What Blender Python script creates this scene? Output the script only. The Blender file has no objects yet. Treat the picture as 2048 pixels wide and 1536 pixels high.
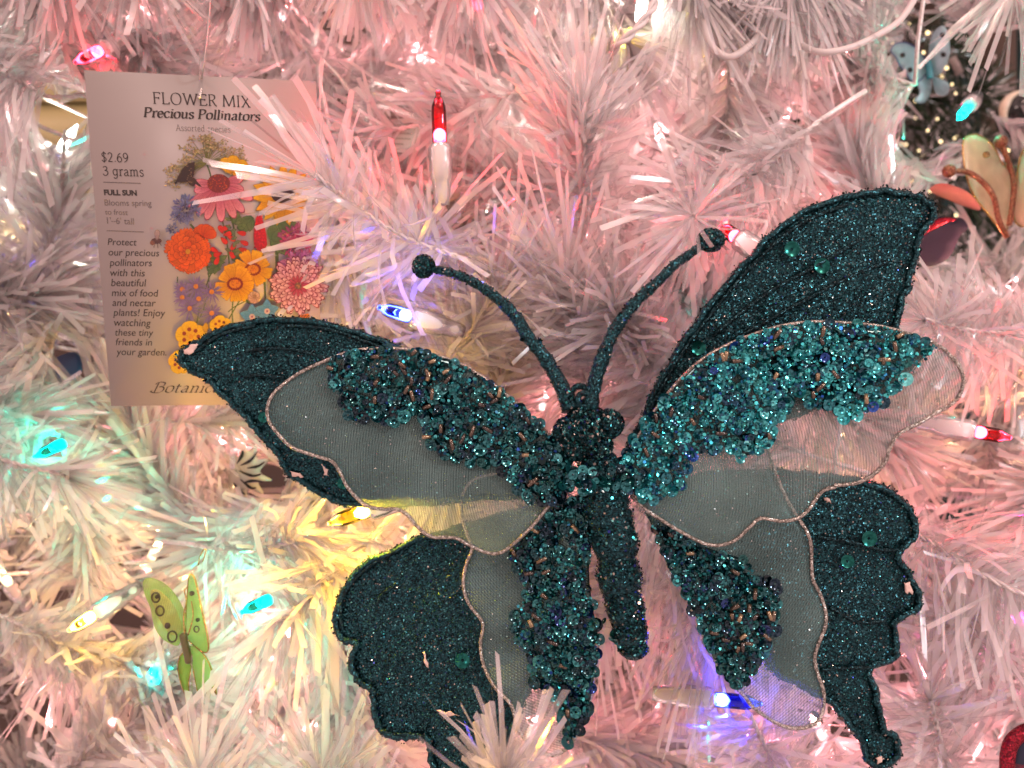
import bpy, bmesh, math, random
import numpy as np
from mathutils import Vector, Matrix
from mathutils.geometry import delaunay_2d_cdt

random.seed(7)
rng = np.random.default_rng(11)
scene = bpy.context.scene
COL = scene.collection

# ------------------------------------------------------------------ camera, world, lamps, exposure
F = 1600.0                                   # focal length in pixels of the 2048 px wide photograph
cam_d = bpy.data.cameras.new('camera')
cam = bpy.data.objects.new('camera', cam_d)
COL.objects.link(cam)
cam.location = (0, 0, 0)
cam.rotation_euler = (math.radians(90), 0, 0)
cam_d.sensor_width = 36.0
cam_d.lens = F / 2048.0 * 36.0
cam_d.clip_start = 0.01
cam_d.clip_end = 50
cam_d.dof.use_dof = True
cam_d.dof.focus_distance = 0.262
cam_d.dof.aperture_fstop = 13.0
scene.camera = cam

world = bpy.data.worlds.new('World')
scene.world = world
world.use_nodes = True
wb = world.node_tree.nodes['Background']
wb.inputs[0].default_value = (1.0, 0.60, 0.53, 1)
wb.inputs[1].default_value = 0.95
_wt = world.node_tree
_tc = _wt.nodes.new('ShaderNodeTexCoord')
_no = _wt.nodes.new('ShaderNodeTexNoise')
_no.inputs['Scale'].default_value = 3.2
_no.inputs['Detail'].default_value = 2.0
_rp = _wt.nodes.new('ShaderNodeValToRGB')
_rp.color_ramp.elements[0].position, _rp.color_ramp.elements[0].color = .36, (.10, .055, .055, 1)
_rp.color_ramp.elements[1].position, _rp.color_ramp.elements[1].color = .66, (1.9, 1.20, 1.13, 1)
_wt.links.new(_tc.outputs['Generated'], _no.inputs['Vector'])
_wt.links.new(_no.outputs['Fac'], _rp.inputs[0])
_wt.links.new(_rp.outputs[0], wb.inputs[0])

def area(name, loc, target, size, power, color):
    l = bpy.data.lights.new(name, 'AREA')
    l.shape = 'DISK'
    l.size = size
    l.energy = power
    l.color = color
    o = bpy.data.objects.new(name, l)
    COL.objects.link(o)
    o.location = loc
    o.rotation_euler = (Vector(target) - Vector(loc)).to_track_quat('-Z', 'Y').to_euler()
    return o

area('ceiling_lamp', (0.9, -1.1, 1.5), (0, .27, 0), .30, 11.0, (1, .64, .54))
area('ceiling_lamp', (-1.2, -0.7, 1.5), (0, .27, 0), .35, 8.0, (1, .70, .64))
area('ceiling_lamp', (0.25, -0.5, 2.0), (0, .3, 0), .3, 8.0, (1, .66, .56))
area('shop_lamp', (1.25, -0.55, .55), (.1, .27, 0), .13, 8.0, (.92, .95, 1))
area('shop_lamp', (-1.5, -1.4, -.1), (0, .27, 0), .3, 4.0, (.85, .75, .8))

scene.view_settings.view_transform = 'Standard'
scene.view_settings.look = 'None'
scene.view_settings.exposure = 0.2
scene.view_settings.gamma = 1.0
scene.view_settings.use_curve_mapping = False
scene.render.engine = 'CYCLES'
cy = scene.cycles
cy.max_bounces = 14
cy.diffuse_bounces = 12
cy.glossy_bounces = 3
cy.transmission_bounces = 9
cy.transparent_max_bounces = 24
cy.caustics_reflective = False
cy.caustics_refractive = False
cy.sample_clamp_indirect = 8.0
cy.use_denoising = True

# ------------------------------------------------------------------ geometry helpers
def ray(px, py):
    return np.array([(px - 1024.0) / F, 1.0, -(py - 768.0) / F])

def at(px, py, d):
    return ray(px, py) * d

def Z(ox, oy, s, pts):
    return [(ox + s * x, oy + s * y) for x, y in pts]

def norm(v):
    v = np.asarray(v, float)
    return v / (np.linalg.norm(v, axis=-1, keepdims=True) + 1e-12)

class Plane:
    """a plane in space given by three points of known place and distance"""
    def __init__(s, a, b, c):
        m = np.array([[1, q[0], q[1]] for q in (a, b, c)], float)
        s.k = np.linalg.solve(m, np.array([1 / q[2] for q in (a, b, c)]))
        p = [at(*q) for q in (a, b, c)]
        n = norm(np.cross(p[1] - p[0], p[2] - p[0]))
        s.n = n if n[1] < 0 else -n
    def P(s, px, py, off=0.0):
        d = 1 / (s.k[0] + s.k[1] * px + s.k[2] * py)
        return at(px, py, d) + s.n * off

def cr(pts, n=6, closed=False):
    """Catmull-Rom through points of any dimension"""
    p = np.array(pts, float)
    m = len(p)
    out = []
    rngm = range(m) if closed else range(m - 1)
    for i in rngm:
        if closed:
            a, b, c, d = p[(i - 1) % m], p[i], p[(i + 1) % m], p[(i + 2) % m]
        else:
            a, b, c, d = p[max(i - 1, 0)], p[i], p[i + 1], p[min(i + 2, m - 1)]
        for k in range(n):
            t = k / n
            out.append(.5 * (2 * b + (c - a) * t + (2 * a - 5 * b + 4 * c - d) * t * t + (3 * b - a - 3 * c + d) * t ** 3))
    if not closed:
        out.append(p[-1])
    return np.array(out)

class MB:
    """collects vertices and faces, then links them as one mesh object"""
    def __init__(s):
        s.V, s.Fc, s.C, s.n = [], [], [], 0
    def add(s, v, f, c=(1, 1, 1)):
        v = np.asarray(v, float)
        f = np.asarray(f, int)
        s.V.append(v)
        s.Fc.append(f + s.n)
        c = np.asarray(c, float)
        if c.ndim == 1:
            c = np.tile(c, (len(v), 1))
        s.C.append(c)
        s.n += len(v)
    def tube(s, pts, rad, sides=8, c=(1, 1, 1), cap=True, closed=False):
        p = np.asarray(pts, float)
        m = len(p)
        r = np.full(m, rad) if np.isscalar(rad) else np.asarray(rad, float)
        if closed:
            t = norm(np.roll(p, -1, 0) - np.roll(p, 1, 0))
        else:
            t = norm(np.gradient(p, axis=0))
        up = np.array([.31, .2, .93])
        n = norm(np.cross(t[0], up))
        N = [n]
        for i in range(1, m):
            n = N[-1] - t[i] * np.dot(N[-1], t[i])
            N.append(norm(n))
        N = np.array(N)
        B = np.cross(t, N)
        a = np.arange(sides) * 2 * math.pi / sides
        v = p[:, None] + r[:, None, None] * (np.cos(a)[None, :, None] * N[:, None] + np.sin(a)[None, :, None] * B[:, None])
        v = v.reshape(-1, 3)
        f = []
        for i in range(m if closed else m - 1):
            i2 = (i + 1) % m
            for k in range(sides):
                k2 = (k + 1) % sides
                f.append((i * sides + k, i * sides + k2, i2 * sides + k2, i2 * sides + k))
        if cap and not closed:
            v = np.vstack([v, p[:1], p[-1:]])
            e = m * sides
            s.add(v, f, c)
            g = [(e, (k + 1) % sides, k) for k in range(sides)] + [(e + 1, (m - 1) * sides + k, (m - 1) * sides + (k + 1) % sides) for k in range(sides)]
            s.Fc.append(np.array(g) + s.n - len(v))
        else:
            s.add(v, f, c)
    def ball(s, p, r, seg=12, rings=8, c=(1, 1, 1), scale=(1, 1, 1)):
        v, f = [], []
        for i in range(rings + 1):
            th = math.pi * i / rings
            for k in range(seg):
                ph = 2 * math.pi * k / seg
                v.append((math.sin(th) * math.cos(ph) * scale[0], math.sin(th) * math.sin(ph) * scale[1], math.cos(th) * scale[2]))
        for i in range(rings):
            for k in range(seg):
                f.append((i * seg + k, (i + 1) * seg + k, (i + 1) * seg + (k + 1) % seg, i * seg + (k + 1) % seg))
        s.add(np.array(v) * r + np.asarray(p), f, c)
    def build(s, name, mat, parent=None, smooth=False, local=False):
        me = bpy.data.meshes.new(name)
        V = np.vstack(s.V)
        if parent is not None and not local:
            V = V - np.array(root_loc(parent))
        me.vertices.add(len(V))
        me.vertices.foreach_set('co', V.astype(np.float32).ravel())
        loops = np.concatenate([f.ravel() for f in s.Fc])
        tot = np.concatenate([np.full(len(f), f.shape[1]) for f in s.Fc])
        st = np.concatenate([[0], np.cumsum(tot)[:-1]])
        me.loops.add(len(loops))
        me.loops.foreach_set('vertex_index', loops.astype(np.int32))
        me.polygons.add(len(tot))
        me.polygons.foreach_set('loop_start', st.astype(np.int32))
        me.polygons.foreach_set('loop_total', tot.astype(np.int32))
        if smooth:
            me.polygons.foreach_set('use_smooth', np.ones(len(tot), bool))
        ca = me.color_attributes.new('tint', 'FLOAT_COLOR', 'POINT')
        C4 = np.hstack([np.vstack(s.C), np.ones((len(V), 1))])
        ca.data.foreach_set('color', C4.astype(np.float32).ravel())
        me.update(calc_edges=True)
        me.materials.append(mat)
        o = bpy.data.objects.new(name, me)
        COL.objects.link(o)
        if parent is not None:
            o.parent = parent
        return o

def root_loc(o):
    while o.parent is not None:
        o = o.parent
    return o.location

def thing(name, loc, label, cat, group=None):
    o = bpy.data.objects.new(name, None)
    o.empty_display_size = .01
    COL.objects.link(o)
    o.location = tuple(float(q) for q in loc)
    o['label'] = label
    o['category'] = cat
    if group:
        o['group'] = group
    return o

def tag(o, label, cat, group=None):
    o['label'] = label
    o['category'] = cat
    if group:
        o['group'] = group
    return o

def inside(poly, x, y):
    poly = np.asarray(poly)
    r = np.zeros(np.shape(x), bool)
    j = len(poly) - 1
    for i in range(len(poly)):
        xi, yi = poly[i]
        xj, yj = poly[j]
        cond = ((yi > y) != (yj > y)) & (x < (xj - xi) * (y - yi) / (yj - yi + 1e-9) + xi)
        r ^= cond
        j = i
    return r

def sample_poly(poly, n):
    poly = np.asarray(poly)
    lo, hi = poly.min(0), poly.max(0)
    out = np.zeros((0, 2))
    while len(out) < n:
        q = lo + rng.random((n * 2, 2)) * (hi - lo)
        out = np.vstack([out, q[inside(poly, q[:, 0], q[:, 1])]])
    return out[:n]

def plate(mb, outline, plane, thick, step=22, bump=None, c=(1, 1, 1)):
    """a flat piece with real thickness cut to an outline; bump(px, py) bulges its front"""
    o = np.asarray(outline)
    lo, hi = o.min(0), o.max(0)
    gx, gy = np.meshgrid(np.arange(lo[0], hi[0], step), np.arange(lo[1], hi[1], step))
    g = np.stack([gx.ravel(), gy.ravel()], 1) + rng.uniform(-.2, .2, (gx.size, 2)) * step
    g = g[inside(o, g[:, 0], g[:, 1])]
    if len(g):
        dmin = np.min(np.linalg.norm(g[:, None] - o[None], axis=2), axis=1)
        g = g[dmin > step * .45]
    pts = [Vector((float(a), float(b))) for a, b in np.vstack([o, g]) if True]
    m = len(o)
    edges = [(i, (i + 1) % m) for i in range(m)]
    v2, e2, f2, *_ = delaunay_2d_cdt(pts, edges, [], 1, 1e-4)
    v2 = np.array([tuple(v) for v in v2])
    f2 = [f for f in f2]
    cen = np.array([v2[list(f)].mean(0) for f in f2])
    keep = inside(o, cen[:, 0], cen[:, 1])
    f2 = np.array([f for f, k in zip(f2, keep) if k])
    b = np.array([bump(x, y) if bump else 0.0 for x, y in v2])
    P = np.array([plane.P(x, y, h) for (x, y), h in zip(v2, b)])
    n = len(v2)
    Q = P - plane.n * thick
    # orient to face the camera
    a0 = P[f2[0]]
    nn = np.cross(a0[1] - a0[0], a0[2] - a0[0])
    if np.dot(nn, plane.n) < 0:
        f2 = f2[:, ::-1]
    mb.add(np.vstack([P, Q]), np.vstack([f2, f2[:, ::-1] + n]), c)
    # border edges are the ones used once
    cnt = {}
    for f in f2:
        for i in range(3):
            k = (f[i], f[(i + 1) % 3])
            kk = (min(k), max(k))
            cnt[kk] = None if kk in cnt else k
    side = [(k[1], k[0], k[0] + n, k[1] + n) for k in cnt.values() if k is not None]
    mb.Fc.append(np.array(side) + mb.n - 2 * n)

# ------------------------------------------------------------------ materials
def new_mat(name):
    m = bpy.data.materials.new(name)
    m.use_nodes = True
    nt = m.node_tree
    nt.nodes.clear()
    out = nt.nodes.new('ShaderNodeOutputMaterial')
    return m, nt, out

def N(nt, t, **kw):
    n = nt.nodes.new(t)
    for k, v in kw.items():
        if k.startswith('i_'):
            key = k[2:]
            key = int(key) if key.isdigit() else key.replace('_', ' ')
            n.inputs[key].default_value = v
        else:
            setattr(n, k, v)
    return n

def rgba(c):
    return (c[0], c[1], c[2], 1)

def mat_plain(name, color, rough=.5, metal=0.0, spec=.5, noise=0.0, nscale=200, tint=False, bump=0.0, sat=1, coat=0):
    m, nt, out = new_mat(name)
    p = N(nt, 'ShaderNodeBsdfPrincipled')
    p.inputs['Base Color'].default_value = rgba(color)
    p.inputs['Roughness'].default_value = rough
    p.inputs['Metallic'].default_value = metal
    p.inputs['Specular IOR Level'].default_value = spec
    p.inputs['Coat Weight'].default_value = coat
    src = None
    if tint:
        a = N(nt, 'ShaderNodeAttribute', attribute_name='tint')
        src = a.outputs['Color']
    if noise:
        tc = N(nt, 'ShaderNodeTexCoord')
        no = N(nt, 'ShaderNodeTexNoise')
        no.inputs['Scale'].default_value = nscale
        no.inputs['Detail'].default_value = 4
        nt.links.new(tc.outputs['Object'], no.inputs['Vector'])
        mr = N(nt, 'ShaderNodeMapRange')
        mr.inputs[3].default_value = 1 - noise
        mr.inputs[4].default_value = 1 + noise
        nt.links.new(no.outputs['Fac'], mr.inputs[0])
        mx = N(nt, 'ShaderNodeVectorMath', operation='SCALE')
        if src is not None:
            nt.links.new(src, mx.inputs[0])
            mr.inputs[3].default_value *= color[0]
            mr.inputs[4].default_value *= color[0]
        else:
            mx.inputs[0].default_value = color
        nt.links.new(mr.outputs[0], mx.inputs['Scale'])
        src = mx.outputs[0]
        if bump:
            b = N(nt, 'ShaderNodeBump')
            b.inputs['Strength'].default_value = bump
            b.inputs['Distance'].default_value = .0005
            nt.links.new(no.outputs['Fac'], b.inputs['Height'])
            nt.links.new(b.outputs[0], p.inputs['Normal'])
    if src is not None:
        if sat != 1:
            hs = N(nt, 'ShaderNodeHueSaturation')
            hs.inputs['Saturation'].default_value = sat
            nt.links.new(src, hs.inputs['Color'])
            src = hs.outputs[0]
        nt.links.new(src, p.inputs['Base Color'])
    nt.links.new(p.outputs[0], out.inputs[0])
    return m

def mat_needle(name, col=(.96, .945, .94), trans=.5, clear=.5):
    m, nt, out = new_mat(name)
    a = N(nt, 'ShaderNodeAttribute', attribute_name='tint')
    mul = N(nt, 'ShaderNodeMix', data_type='RGBA', blend_type='MULTIPLY')
    mul.inputs[0].default_value = 1
    mul.inputs[6].default_value = rgba(col)
    nt.links.new(a.outputs['Color'], mul.inputs[7])
    d = N(nt, 'ShaderNodeBsdfDiffuse')
    t = N(nt, 'ShaderNodeBsdfTranslucent')
    g = N(nt, 'ShaderNodeBsdfGlossy')
    g.inputs['Roughness'].default_value = .22
    nt.links.new(mul.outputs[2], d.inputs[0])
    nt.links.new(mul.outputs[2], t.inputs[0])
    m1 = N(nt, 'ShaderNodeMixShader')
    m1.inputs[0].default_value = trans
    nt.links.new(d.outputs[0], m1.inputs[1])
    nt.links.new(t.outputs[0], m1.inputs[2])
    lw = N(nt, 'ShaderNodeFresnel')
    lw.inputs[0].default_value = 1.52
    m2 = N(nt, 'ShaderNodeMixShader')
    nt.links.new(lw.outputs[0], m2.inputs[0])
    nt.links.new(m1.outputs[0], m2.inputs[1])
    nt.links.new(g.outputs[0], m2.inputs[2])
    tr = N(nt, 'ShaderNodeBsdfTransparent')
    m3 = N(nt, 'ShaderNodeMixShader')
    m3.inputs[0].default_value = 1 - clear
    nt.links.new(tr.outputs[0], m3.inputs[1])
    nt.links.new(m2.outputs[0], m3.inputs[2])
    nt.links.new(m3.outputs[0], out.inputs[0])
    return m

def mat_glitter(name, dark, light, cell=1700.0, metal=.75, rough=.3, tilt=1.1, bare=None):
    """surface crusted with glitter: every Voronoi cell is a flake with its own tilt and tone"""
    m, nt, out = new_mat(name)
    L = nt.links.new
    tc = N(nt, 'ShaderNodeTexCoord')
    vo = N(nt, 'ShaderNodeTexVoronoi')
    vo.inputs['Scale'].default_value = cell
    L(tc.outputs['Object'], vo.inputs['Vector'])
    sep = N(nt, 'ShaderNodeSeparateColor')
    L(vo.outputs['Color'], sep.inputs[0])
    ramp = N(nt, 'ShaderNodeValToRGB')
    e = ramp.color_ramp.elements
    e[0].position, e[0].color = .25, rgba(dark)
    e[1].position, e[1].color = 1.0, rgba(light)
    L(sep.outputs[0], ramp.inputs[0])
    off = N(nt, 'ShaderNodeVectorMath', operation='SUBTRACT')
    L(vo.outputs['Color'], off.inputs[0])
    off.inputs[1].default_value = (.5, .5, .5)
    sc = N(nt, 'ShaderNodeVectorMath', operation='SCALE')
    L(off.outputs[0], sc.inputs[0])
    sc.inputs['Scale'].default_value = tilt
    geo = N(nt, 'ShaderNodeNewGeometry')
    ad = N(nt, 'ShaderNodeVectorMath', operation='ADD')
    L(geo.outputs['Normal'], ad.inputs[0])
    L(sc.outputs[0], ad.inputs[1])
    nn = N(nt, 'ShaderNodeVectorMath', operation='NORMALIZE')
    L(ad.outputs[0], nn.inputs[0])
    p = N(nt, 'ShaderNodeBsdfPrincipled')
    p.inputs['Metallic'].default_value = metal
    p.inputs['Roughness'].default_value = rough
    L(ramp.outputs[0], p.inputs['Base Color'])
    L(nn.outputs[0], p.inputs['Normal'])
    L(p.outputs[0], out.inputs[0])
    return m

def mat_flake(name, metal=.85, rough=.22):
    return mat_plain(name, (1, 1, 1), rough, metal, tint=True)

def mat_sequin(name):
    """translucent iridescent sequin plastic, tone from the mesh"""
    m, nt, out = new_mat(name)
    L = nt.links.new
    a = N(nt, 'ShaderNodeAttribute', attribute_name='tint')
    p = N(nt, 'ShaderNodeBsdfPrincipled')
    p.inputs['Roughness'].default_value = .09
    p.inputs['Metallic'].default_value = .8
    p.inputs['Coat Weight'].default_value = .6
    p.inputs['Coat Roughness'].default_value = .05
    L(a.outputs['Color'], p.inputs['Base Color'])
    t = N(nt, 'ShaderNodeBsdfTranslucent')
    L(a.outputs['Color'], t.inputs[0])
    mx = N(nt, 'ShaderNodeMixShader')
    mx.inputs[0].default_value = .2
    L(p.outputs[0], mx.inputs[1])
    L(t.outputs[0], mx.inputs[2])
    tr = N(nt, 'ShaderNodeBsdfTransparent')
    L(a.outputs['Color'], tr.inputs[0])
    m3 = N(nt, 'ShaderNodeMixShader')
    m3.inputs[0].default_value = .85
    L(tr.outputs[0], m3.inputs[1])
    L(mx.outputs[0], m3.inputs[2])
    L(m3.outputs[0], out.inputs[0])
    return m

def mat_sheer(name, col, opac=(.3, .62), scale=420.0, glit=0.0, trans=.4):
    """open woven gauze: threads are cloth, the gaps between them let light straight through"""
    m, nt, out = new_mat(name)
    L = nt.links.new
    tc = N(nt, 'ShaderNodeTexCoord')
    facs = []
    for kind, sc_ in (('RINGS', scale), ('BANDS', scale * .8)):
        no = N(nt, 'ShaderNodeTexWave')
        no.wave_type = kind
        no.bands_direction = 'X'
        no.rings_direction = 'Y'
        no.inputs['Scale'].default_value = sc_
        no.inputs['Distortion'].default_value = 2.5
        no.inputs['Detail'].default_value = 2
        no.inputs['Detail Scale'].default_value = .15
        L(tc.outputs['Object'], no.inputs['Vector'])
        facs.append(no.outputs['Fac'])
    ad = N(nt, 'ShaderNodeMath', operation='MULTIPLY_ADD')
    ad.inputs[1].default_value = .65
    half = N(nt, 'ShaderNodeMath', operation='MULTIPLY')
    half.inputs[1].default_value = .35
    L(facs[1], half.inputs[0])
    L(facs[0], ad.inputs[0])
    L(half.outputs[0], ad.inputs[2])
    big = N(nt, 'ShaderNodeTexNoise')
    big.inputs['Scale'].default_value = 45
    big.inputs['Detail'].default_value = 3
    L(tc.outputs['Object'], big.inputs['Vector'])
    bm = N(nt, 'ShaderNodeMapRange')
    bm.inputs[1].default_value, bm.inputs[2].default_value = .3, .7
    bm.inputs[3].default_value, bm.inputs[4].default_value = .55, 1.25
    L(big.outputs['Fac'], bm.inputs[0])
    mr0 = N(nt, 'ShaderNodeMapRange')
    mr0.inputs[3].default_value = opac[0]
    mr0.inputs[4].default_value = opac[1]
    L(ad.outputs[0], mr0.inputs[0])
    mr = N(nt, 'ShaderNodeMath', operation='MULTIPLY', use_clamp=True)
    L(mr0.outputs[0], mr.inputs[0])
    L(bm.outputs[0], mr.inputs[1])
    d = N(nt, 'ShaderNodeBsdfDiffuse')
    d.inputs[0].default_value = rgba(col)
    t = N(nt, 'ShaderNodeBsdfTranslucent')
    t.inputs[0].default_value = rgba(col)
    g = N(nt, 'ShaderNodeBsdfGlossy')
    g.inputs['Roughness'].default_value = .35
    g.inputs[0].default_value = rgba(col)
    m1 = N(nt, 'ShaderNodeMixShader')
    m1.inputs[0].default_value = trans
    L(d.outputs[0], m1.inputs[1])
    L(t.outputs[0], m1.inputs[2])
    m2 = N(nt, 'ShaderNodeMixShader')
    m2.inputs[0].default_value = .12
    L(m1.outputs[0], m2.inputs[1])
    L(g.outputs[0], m2.inputs[2])
    tr = N(nt, 'ShaderNodeBsdfTransparent')
    m3 = N(nt, 'ShaderNodeMixShader')
    L(mr.outputs[0], m3.inputs[0])
    L(tr.outputs[0], m3.inputs[1])
    L(m2.outputs[0], m3.inputs[2])
    L(m3.outputs[0], out.inputs[0])
    return m

def mat_glass(name, col, milk=.003):
    m, nt, out = new_mat(name)
    L = nt.links.new
    tr = N(nt, 'ShaderNodeBsdfTransparent')
    tr.inputs[0].default_value = rgba([c ** .6 for c in col])
    t = N(nt, 'ShaderNodeBsdfTranslucent')
    t.inputs[0].default_value = rgba(col)
    g = N(nt, 'ShaderNodeBsdfGlossy')
    g.inputs['Roughness'].default_value = .04
    m1 = N(nt, 'ShaderNodeMixShader')
    m1.inputs[0].default_value = milk
    L(tr.outputs[0], m1.inputs[1])
    L(t.outputs[0], m1.inputs[2])
    fr = N(nt, 'ShaderNodeFresnel')
    fr.inputs[0].default_value = 1.5
    m2 = N(nt, 'ShaderNodeMixShader')
    L(fr.outputs[0], m2.inputs[0])
    L(m1.outputs[0], m2.inputs[1])
    L(g.outputs[0], m2.inputs[2])
    L(m2.outputs[0], out.inputs[0])
    return m

def mat_emit(name, col, strength):
    m, nt, out = new_mat(name)
    e = N(nt, 'ShaderNodeEmission')
    e.inputs[0].default_value = rgba(col)
    e.inputs[1].default_value = strength
    nt.links.new(e.outputs[0], out.inputs[0])
    m.cycles.emission_sampling = 'NONE'
    return m

M = {}
M['needle'] = mat_needle('white_pvc_needle')
M['wire'] = mat_plain('twisted_grey_wire', (.72, .67, .65), .45, .2, noise=.4, nscale=700)
M['trunk'] = mat_plain('white_painted_pole', (.6, .58, .56), .5, noise=.1)
M['glitter'] = mat_glitter('teal_glitter', (.003, .017, .022), (.015, .088, .104), 2300)
M['vein'] = mat_glitter('dark_teal_vein', (.003, .012, .015), (.01, .05, .06), 2100)
M['flake'] = mat_flake('glitter_flake')
M['sequin'] = mat_sequin('sequin_plastic')
M['bead'] = mat_plain('copper_lined_bead', (1, 1, 1), .15, .5, tint=True, coat=.8)
M['gauze'] = mat_sheer('grey_teal_gauze', (.27, .42, .40), (.13, .50), 400, trans=.5)
M['rim'] = mat_glitter('champagne_glitter_cord', (.15, .14, .12), (.50, .48, .43), 2500, .7, .3, .8)
M['bare'] = mat_plain('bare_foam_patch', (.55, .42, .36), .8, noise=.35, nscale=900)
M['card'] = mat_plain('matt_paper_card', (.288, .260, .240), .42, noise=.03, nscale=60)
M['ink'] = mat_plain('black_ink', (.015, .013, .012), .6)
M['ink_grey'] = mat_plain('grey_ink', (.09, .08, .075), .6)
M['print'] = mat_plain('printed_colour', (.50, .50, .50), .55, tint=True, noise=.32, nscale=1400, sat=1.08)
M['thread'] = mat_plain('silver_thread', (.6, .58, .56), .25, .9)
M['socket'] = mat_needle('white_lamp_socket', (.80, .76, .72), .45, 0)
M['cord'] = mat_plain('white_lamp_cord', (.56, .52, .50), .45)

# ------------------------------------------------------------------ setting: wall far behind, curtain, louvred panel
m, nt, out = new_mat('brown_wall_paint')
M['wall'] = mat_plain('brown_wall_paint2', (.060, .040, .030), .8, noise=.25, nscale=6)
mb = MB()
mb.add([(-3, 1.6, -2), (3, 1.6, -2), (3, 1.6, 2), (-3, 1.6, 2)], [(0, 1, 2, 3)])
mb.add([(-3, 1.7, -2), (3, 1.7, -2), (3, 1.7, 2), (-3, 1.7, 2)], [(3, 2, 1, 0)])
w = mb.build('wall', M['wall'])
w['kind'] = 'structure'

mb = MB()
cv = []
for i in range(121):
    x = .62 + i * .0062
    y = 1.15 + .018 * math.sin(i * .85) + .008 * math.sin(i * .37)
    cv.append((x, y))
top, bot = .9, -.35
v = [(x, y, z) for x, y in cv for z in (bot, top)] + [(x, y + .004, z) for x, y in cv for z in (bot, top)]
n2 = len(cv) * 2
f = []
for i in range(len(cv) - 1):
    f.append((2 * i, 2 * i + 2, 2 * i + 3, 2 * i + 1))
    f.append((n2 + 2 * i, n2 + 2 * i + 1, n2 + 2 * i + 3, n2 + 2 * i + 2))
mb.add(v, f)
M['curtain'] = mat_plain('dark_teal_cloth', (.012, .045, .045), .8, noise=.15, nscale=40)
tag(mb.build('curtain', M['curtain'], smooth=True), 'dark teal curtain hanging in folds behind the top right of the tree', 'curtain')

# olive cream louvred panel seen left of the seed card
M['louvre'] = mat_plain('olive_cream_paint', (.40, .34, .16), .5, noise=.08, nscale=20)
rt = thing('louvred_panel', (-.55, .86, -.1), 'olive cream panel with horizontal slats seen between the needles left of the seed card', 'panel')
for k in range(9):
    z = .10 + k * .05
    mb = MB()
    x0, x1 = -.72, -.30
    v = [(x0, .84, z), (x1, .84, z), (x1, .85, z + .047), (x0, .85, z + .047),
         (x0, .86, z), (x1, .86, z), (x1, .87, z + .047), (x0, .87, z + .047)]
    mb.add(v, [(0, 1, 2, 3), (7, 6, 5, 4), (0, 4, 5, 1), (3, 2, 6, 7), (0, 3, 7, 4), (1, 5, 6, 2)])
    mb.build('slat', M['louvre'], rt)

# outlines of the butterfly's four glitter wings (needles are kept from growing through them)
A3 = lambda pts: Z(340, 600, 840 / 2048, pts)
A4 = lambda pts: Z(1180, 360, 840 / 2048, pts)
A5 = lambda pts: Z(640, 1000, 700 / 2006, pts)
A6 = lambda pts: Z(700, 420, 700 / 2048, pts)
AB = lambda pts: Z(1220, 900, 700 / 1691, pts)

glf = A3([(40, 285), (60, 240), (130, 195), (250, 135), (400, 98), (540, 85), (700, 95), (850, 130), (1000, 180), (1130, 235), (1400, 360), (1650, 540), (1850, 720), (1960, 830), (1960, 900), (1800, 960),
          (1480, 980), (1240, 1000), (1030, 1010), (840, 995), (770, 970), (700, 930), (650, 895), (600, 870), (560, 830), (530, 760), (480, 710), (420, 640), (370, 580), (300, 510), (240, 455), (190, 395), (160, 370), (100, 345), (50, 315)])
glh = A5([(570, 205), (430, 270), (300, 330), (200, 405), (130, 500), (100, 590), (78, 660), (80, 720), (110, 780), (150, 805), (205, 815), (190, 870), (175, 930), (180, 970), (215, 1040), (285, 1085), (300, 1140), (310, 1220), (330, 1300), (380, 1350), (470, 1370),
          (560, 1370), (620, 1385), (632, 1440), (640, 1500), (660, 1560), (700, 1640), (780, 1700), (900, 1690), (1010, 1560), (1120, 1300), (1200, 1100), (1250, 1000), (1300, 700), (1420, 300), (1460, 60), (1330, 0), (1000, 80), (800, 140)])
grf = A4([(165, 1340), (250, 1160), (330, 980), (430, 810), (550, 640), (700, 450), (850, 290), (1000, 170), (1150, 100), (1300, 60), (1450, 45), (1580, 60), (1650, 90), (1685, 130), (1680, 180), (1640, 230), (1610, 280), (1600, 340), (1588, 400), (1565, 470), (1562, 525), (1530, 560),
          (1520, 620), (1505, 690), (1480, 790), (1380, 930), (1250, 1060), (1100, 1120), (900, 1190), (600, 1280), (400, 1400), (200, 1420)])
grh = AB([(160, 230), (400, 120), (600, 95), (900, 100), (1100, 120), (1280, 155), (1370, 195), (1440, 260), (1475, 330), (1485, 390), (1450, 440), (1395, 485), (1410, 540), (1450, 600), (1485, 660), (1500, 720), (1480, 770), (1380, 820), (1385, 900), (1390, 970), (1370, 1010), (1260, 1055),
          (1270, 1130), (1300, 1250), (1330, 1370), (1375, 1385), (1395, 1430), (1390, 1490), (1350, 1530), (1290, 1540), (1240, 1500), (1215, 1420), (1180, 1370), (1130, 1300), (1080, 1240), (1030, 1200), (960, 1170), (900, 1130), (800, 1090), (760, 1040), (740, 990), (600, 960), (430, 720), (280, 420)])

C3 = lambda pts: Z(1348, 0, 700 / 2048, pts)
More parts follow.
